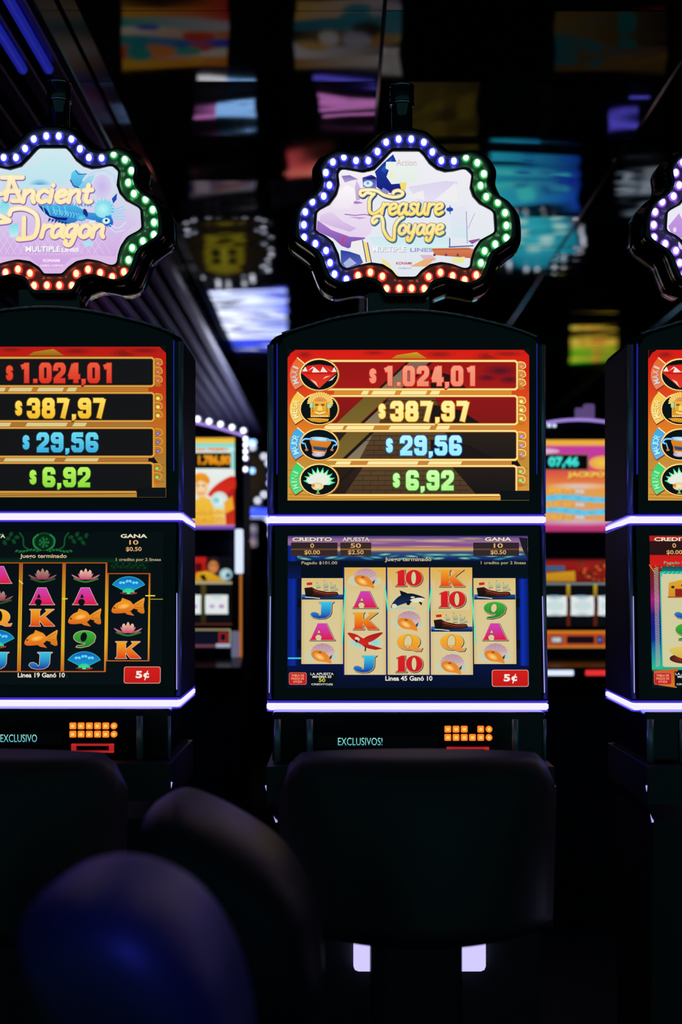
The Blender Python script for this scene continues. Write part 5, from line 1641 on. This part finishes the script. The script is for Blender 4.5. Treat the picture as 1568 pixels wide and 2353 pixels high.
far_machine(RX(400, 8.0), 8.0, 'far slot machine whose red, teal and yellow screen mirrors at upper left', [('#d8a020', '#d87a20'), ('#c83a20', '#d8c0a0'), ('#1a8a80', '#2a3ac0'), ('#d8d0c0', '#c86a2a'), ('#2a9a8a', '#b8b0b8'), ('#d89a20', '#c8301c')], k=.5, bars=((455, 520, 196, 'far_white'), (520, 585, 199, 'far_cyan'), (450, 500, 268, 'far_pink'), (500, 588, 264, 'far_cyan')))
far_machine(RX(800, 8.0), 8.0, 'far slot machine with white and tan banded screen, far behind the middle machine', [('#a8783a', '#c8c0c0'), ('#d8d0d8', '#6a5a4a'), ('#2a2418', '#a88a5a'), ('#1a6a7a', '#2a7a8a'), ('#c89a4a', '#a8a0b0')], k=.5, bars=((720, 862, 190, 'far_blue'), (730, 866, 245, 'far_pink'), (740, 865, 275, 'far_pink')))
far_machine(RX(1010, 9.2), 9.2, 'far slot machine with olive screen mirrored dimly in the ceiling right of centre', [('#4a4018', '#5a501c'), ('#6a5a1c', '#4a3a14'), ('#5a4a20', '#3a3014')], wv=.5, zs=(1.62, 1.95), k=.6)
far_machine(RX(1400, 8.0), 8.0, 'far slot machine with brown and teal screen mirrored dimly at the upper right', [('#4a3414', '#5a4018'), ('#124a50', '#4a2a14'), ('#5a4414', '#1a1410'), ('#0e4a4a', '#3a2014'), ('#4a1420', '#5a1a20')], wv=.62, k=.6, bars=((1440, 1485, 240, 'far_blue'), (1395, 1460, 285, 'far_blue')))
far_machine(RX(515, 11), 11.0, 'far slot machine under a round yellow mask sign ringed with bulbs', [('#7a6a8a', '#c8c0d8'), ('#3a3a6a', '#7a7ab0'), ('#a86a5a', '#c8b0c0')], (.37, .28, 2.17, '#241c14', '#4a3a20', 'mask'), zs=(1.62, 1.78), wv=.5, k=.55)
far_machine(RX(715, 11), 11.0, 'far slot machine with salmon pink screen mirrored left of the centre sign', [('#e85a5a', '#f08a7a'), ('#e0505a', '#d84050'), ('#c03a4a', '#e87a6a')], zs=(1.47, 1.62), wv=.36, reels=False, k=1.6)
far_machine(RX(1228, 11), 11.0, 'far slot machine with blue and cyan screen under a round cyan sign', [('#38d0e0', '#1a4ac8'), ('#4ae0e0', '#1a3ab0'), ('#2ab8d8', '#123a9a')], (.40, .22, 2.10, '#1a8aa8', '#3ad0e0', 'cyan'), zs=(1.47, 1.84), wv=.68, k=1.5)
far_machine(RX(1475, 11), 11.0, 'far slot machine with cool white arches mirrored beside the right sign', [('#1a2030', '#9ab0c8'), ('#c8d8e8', '#2a3448'), ('#10141c', '#b8c8d8')], zs=(1.5, 1.8), wv=.3)
far_machine(RX(565, 16), 16.0, 'far slot machine with stacked white and blue light bars, farthest on the left', [('#2a4ae0', '#2a3ad8'), ('#0a0e30', '#0a1040'), ('#f0f0ff', '#c8d4ff'), ('#eef4ff', '#6a7af0'), ('#080c28', '#0a1038'), ('#f4f4ff', '#d0dcff'), ('#0a0e30', '#0c1240'), ('#f0f4ff', '#8a9af8'), ('#e8f0ff', '#5a6af0'), ('#080c2c', '#0a1038'), ('#f4f8ff', '#b8c8ff'), ('#c8d8ff', '#3a4ae8')], zs=(1.55, 2.15), wv=.92, reels=False, k=4.5, blobs=0)
far_machine(RX(1365, 16), 16.0, 'far slot machine with green and yellow stripes, farthest on the right', [('#3ad820', '#2ab81c'), ('#e8c83a', '#d87a28'), ('#e8d048', '#e8c040')], zs=(1.98, 2.27), wv=.52, reels=False, k=1.4)
far_machine(RX(250, 14), 14.0, 'far slot machine with violet and blue screen behind the blue dragon sign', [('#b85ac0', '#8a4ad0'), ('#d88ab0', '#2a5ae0')], zs=(1.6, 1.95), wv=.6, reels=False)

# ------------------------------------------------------------------ chairs
def casino_chair(x, y, rz, label, name_loc=None):
    t = thing('casino_chair', label, 'chair', (x, y, 0), rz, 'black casino chairs')
    # curved padded backrest: u across, v up; it bulges to the rear (-y)
    W, z0, z1, th = .296, .618, 1.004, .075
    bm = B()
    NU, NV = 24, 18
    def P(u, v, side):
        top = z0+(z1-z0)*v
        # rounded upper corners and a gently crowned top
        zt = top-(.020*u*u*v)-(.075*max(0, (abs(u)-.80)/.20)**2.2*v)
        bul = .175*math.sqrt(max(0, 1-(v*.93)**2))+.02
        yb = -bul*(1-u*u)
        edge = (1-abs(u)**10)*(1-max(0, (v-.86)/.14)**4)*(1-max(0, (.08-v)/.08)**3)
        ww = W*(1-.03*(1-v))
        return (u*ww, yb-(th*.5)*edge if side else yb+(th*.5)*edge, zt)
    F = [[bm.verts.new(P(2*i/NU-1, j/NV, 0)) for j in range(NV+1)] for i in range(NU+1)]
    K = [[bm.verts.new(P(2*i/NU-1, j/NV, 1)) for j in range(NV+1)] for i in range(NU+1)]
    for G in (F, K):
        for i in range(NU):
            for j in range(NV): bm.faces.new((G[i][j], G[i+1][j], G[i+1][j+1], G[i][j+1]))
    bmesh.ops.remove_doubles(bm, verts=bm.verts, dist=.0005)
    rim = [e for e in bm.edges if len(e.link_faces) == 1]
    if rim: bmesh.ops.bridge_loops(bm, edges=rim) if False else bmesh.ops.holes_fill(bm, edges=rim, sides=0)
    obj('backrest', bm, M['leather'], t, True)
    seat_and_foot(t)
    bm = B(); box(bm, -.09, .09, -.10, .03, .615, .66, .02); obj('back_bracket', bm, M['shell'], t)
    return t
def seat_and_foot(t, dy=.10):
    bm = B()
    lathe(bm, [(.15, .602), (.195, .607), (.205, .625), (.205, .65), (.175, .68), (.1, .685)], 36, 0, dy+.03)
    obj('seat', bm, M['leather'], t, True)
    bm = B(); box(bm, -.098, .098, dy-.09, dy+.09, .06, .61, .03); obj('seat_column', bm, M['shell'], t)
    bm = B(); lathe(bm, [(.19, 0), (.19, .02), (.15, .045), (.1, .065)], 36, 0, dy); obj('foot_plate', bm, M['shell'], t, True)
def tub_chair(x, y, prof, d, cx, label, fx):
    """thickly padded round-backed chair seen from the side; prof is the side outline"""
    t = thing('casino_chair', label, 'chair', (x, y, 0), 0, 'black casino chairs')
    s = d/FP
    pts = spline([((q[0]-cx)*s, CZ+(HOR-q[1])*s) for q in prof], 5, True)
    zc = sum(p[1] for p in pts)/len(pts); xc = sum(p[0] for p in pts)/len(pts)
    NS = 22
    bm = B(); rows = []
    for i in range(NS+1):
        k = -math.cos(PI*i/NS)
        sc_ = max(.02, (1-abs(k)**3.2)**(1/3.2))
        rows.append([bm.verts.new((xc+(px_-xc)*sc_, .23*k, zc+(pz-zc)*sc_)) for px_, pz in pts])
    n = len(pts)
    for p, q in zip(rows, rows[1:]):
        for j in range(n): bm.faces.new((p[j], p[(j+1) % n], q[(j+1) % n], q[j]))
    bm.faces.new(rows[0]); bm.faces.new(rows[-1][::-1])
    obj('backrest', bm, M['leather_deep'], t, True)
    bm = B(); lathe(bm, [(.15, .46), (.20, .465), (.21, .48), (.21, .51), (.18, .54), (.1, .545)], 36, fx, 0); obj('seat', bm, M['leather_deep'], t, True)
    bm = B(); box(bm, fx-.07, fx+.07, -.07, .07, .06, .47, .02); obj('seat_column', bm, M['shell'], t)
    bm = B(); lathe(bm, [(.19, 0), (.19, .02), (.15, .045), (.1, .065)], 36, fx, 0); obj('foot_plate', bm, M['shell'], t, True)
    return t
CHX = (960-784)*3.02/FP
casino_chair(CHX, 3.02, 0, 'black chair with its back to us in front of the middle slot machine')
casino_chair(CHX-985*3.02/FP, 3.02, 0, 'black chair with its back to us, cut by the left edge')
tub_chair(RX(500, 2.28), 2.40, [(318, 1900), (345, 1868), (395, 1850), (470, 1876), (560, 1925), (640, 1985), (700, 2070), (735, 2180), (735, 2330), (640, 2440), (470, 2450), (360, 2400), (325, 2200), (310, 2000)], 2.28, 500, 'blurred black chair turned sideways, just left of the middle chair', -.10)
tub_chair(RX(320, 1.7), 1.72, [(66, 2100), (110, 2045), (175, 2010), (255, 2000), (350, 2022), (440, 2080), (510, 2170), (555, 2280), (580, 2420), (560, 2600), (470, 2720), (300, 2730), (150, 2660), (85, 2480), (58, 2260)], 1.7, 320, 'large blurred black chair nearest the camera at the lower left', -.08)

# ------------------------------------------------------------------ added blue light: soffit glow tubes and an unseen spotlight
M['blue_tube'] = mat('blue_slat_glow', (.02, .03, .2), .3, emit=(.007, .011, .24), es=1.)
for k_, (xx, lb) in enumerate(((-.985, 'added blue glow tube for light on the soffit slats, nearest the left edge'), (-.905, 'added blue glow tube for light on the soffit slats, second from the left edge'))):
    bm = B(); cyl(bm, (xx, 2.6, CEIL-.118), (xx, 4.40, CEIL-.118), .015, n=12)  # tubes added in place of blue light caught on the slat undersides
    o = obj('slat_glow_tube', bm, M['blue_tube'], None, True); o['label'] = lb; o['category'] = 'lamp'; o['group'] = 'added blue glow tubes'

t = thing('added_spotlight', 'blue can spotlight under the ceiling above the aisle chairs', 'lamp', (.62, 1.15, CEIL))
bm = B(); lathe(bm, [(.02, .0), (.06, -.01), (.06, -.16), (.052, -.16), (.05, -.04)], 24); obj('can', bm, M['black'], t, True)
ld = bpy.data.lights.new('spot_beam', 'SPOT'); ld.energy = 200; ld.color = (.05, .06, 1.0); ld.spot_size = .42; ld.spot_blend = .8; ld.shadow_soft_size = .05  # out-of-view lamp added to throw blue on the near chairs
lo = bpy.data.objects.new('spot_beam', ld); COL.objects.link(lo); lo.parent = t
lo.location = (0, 0, -.15)
lo.rotation_euler = Vector((-.80, .50, -2.1)).to_track_quat('-Z', 'Y').to_euler()
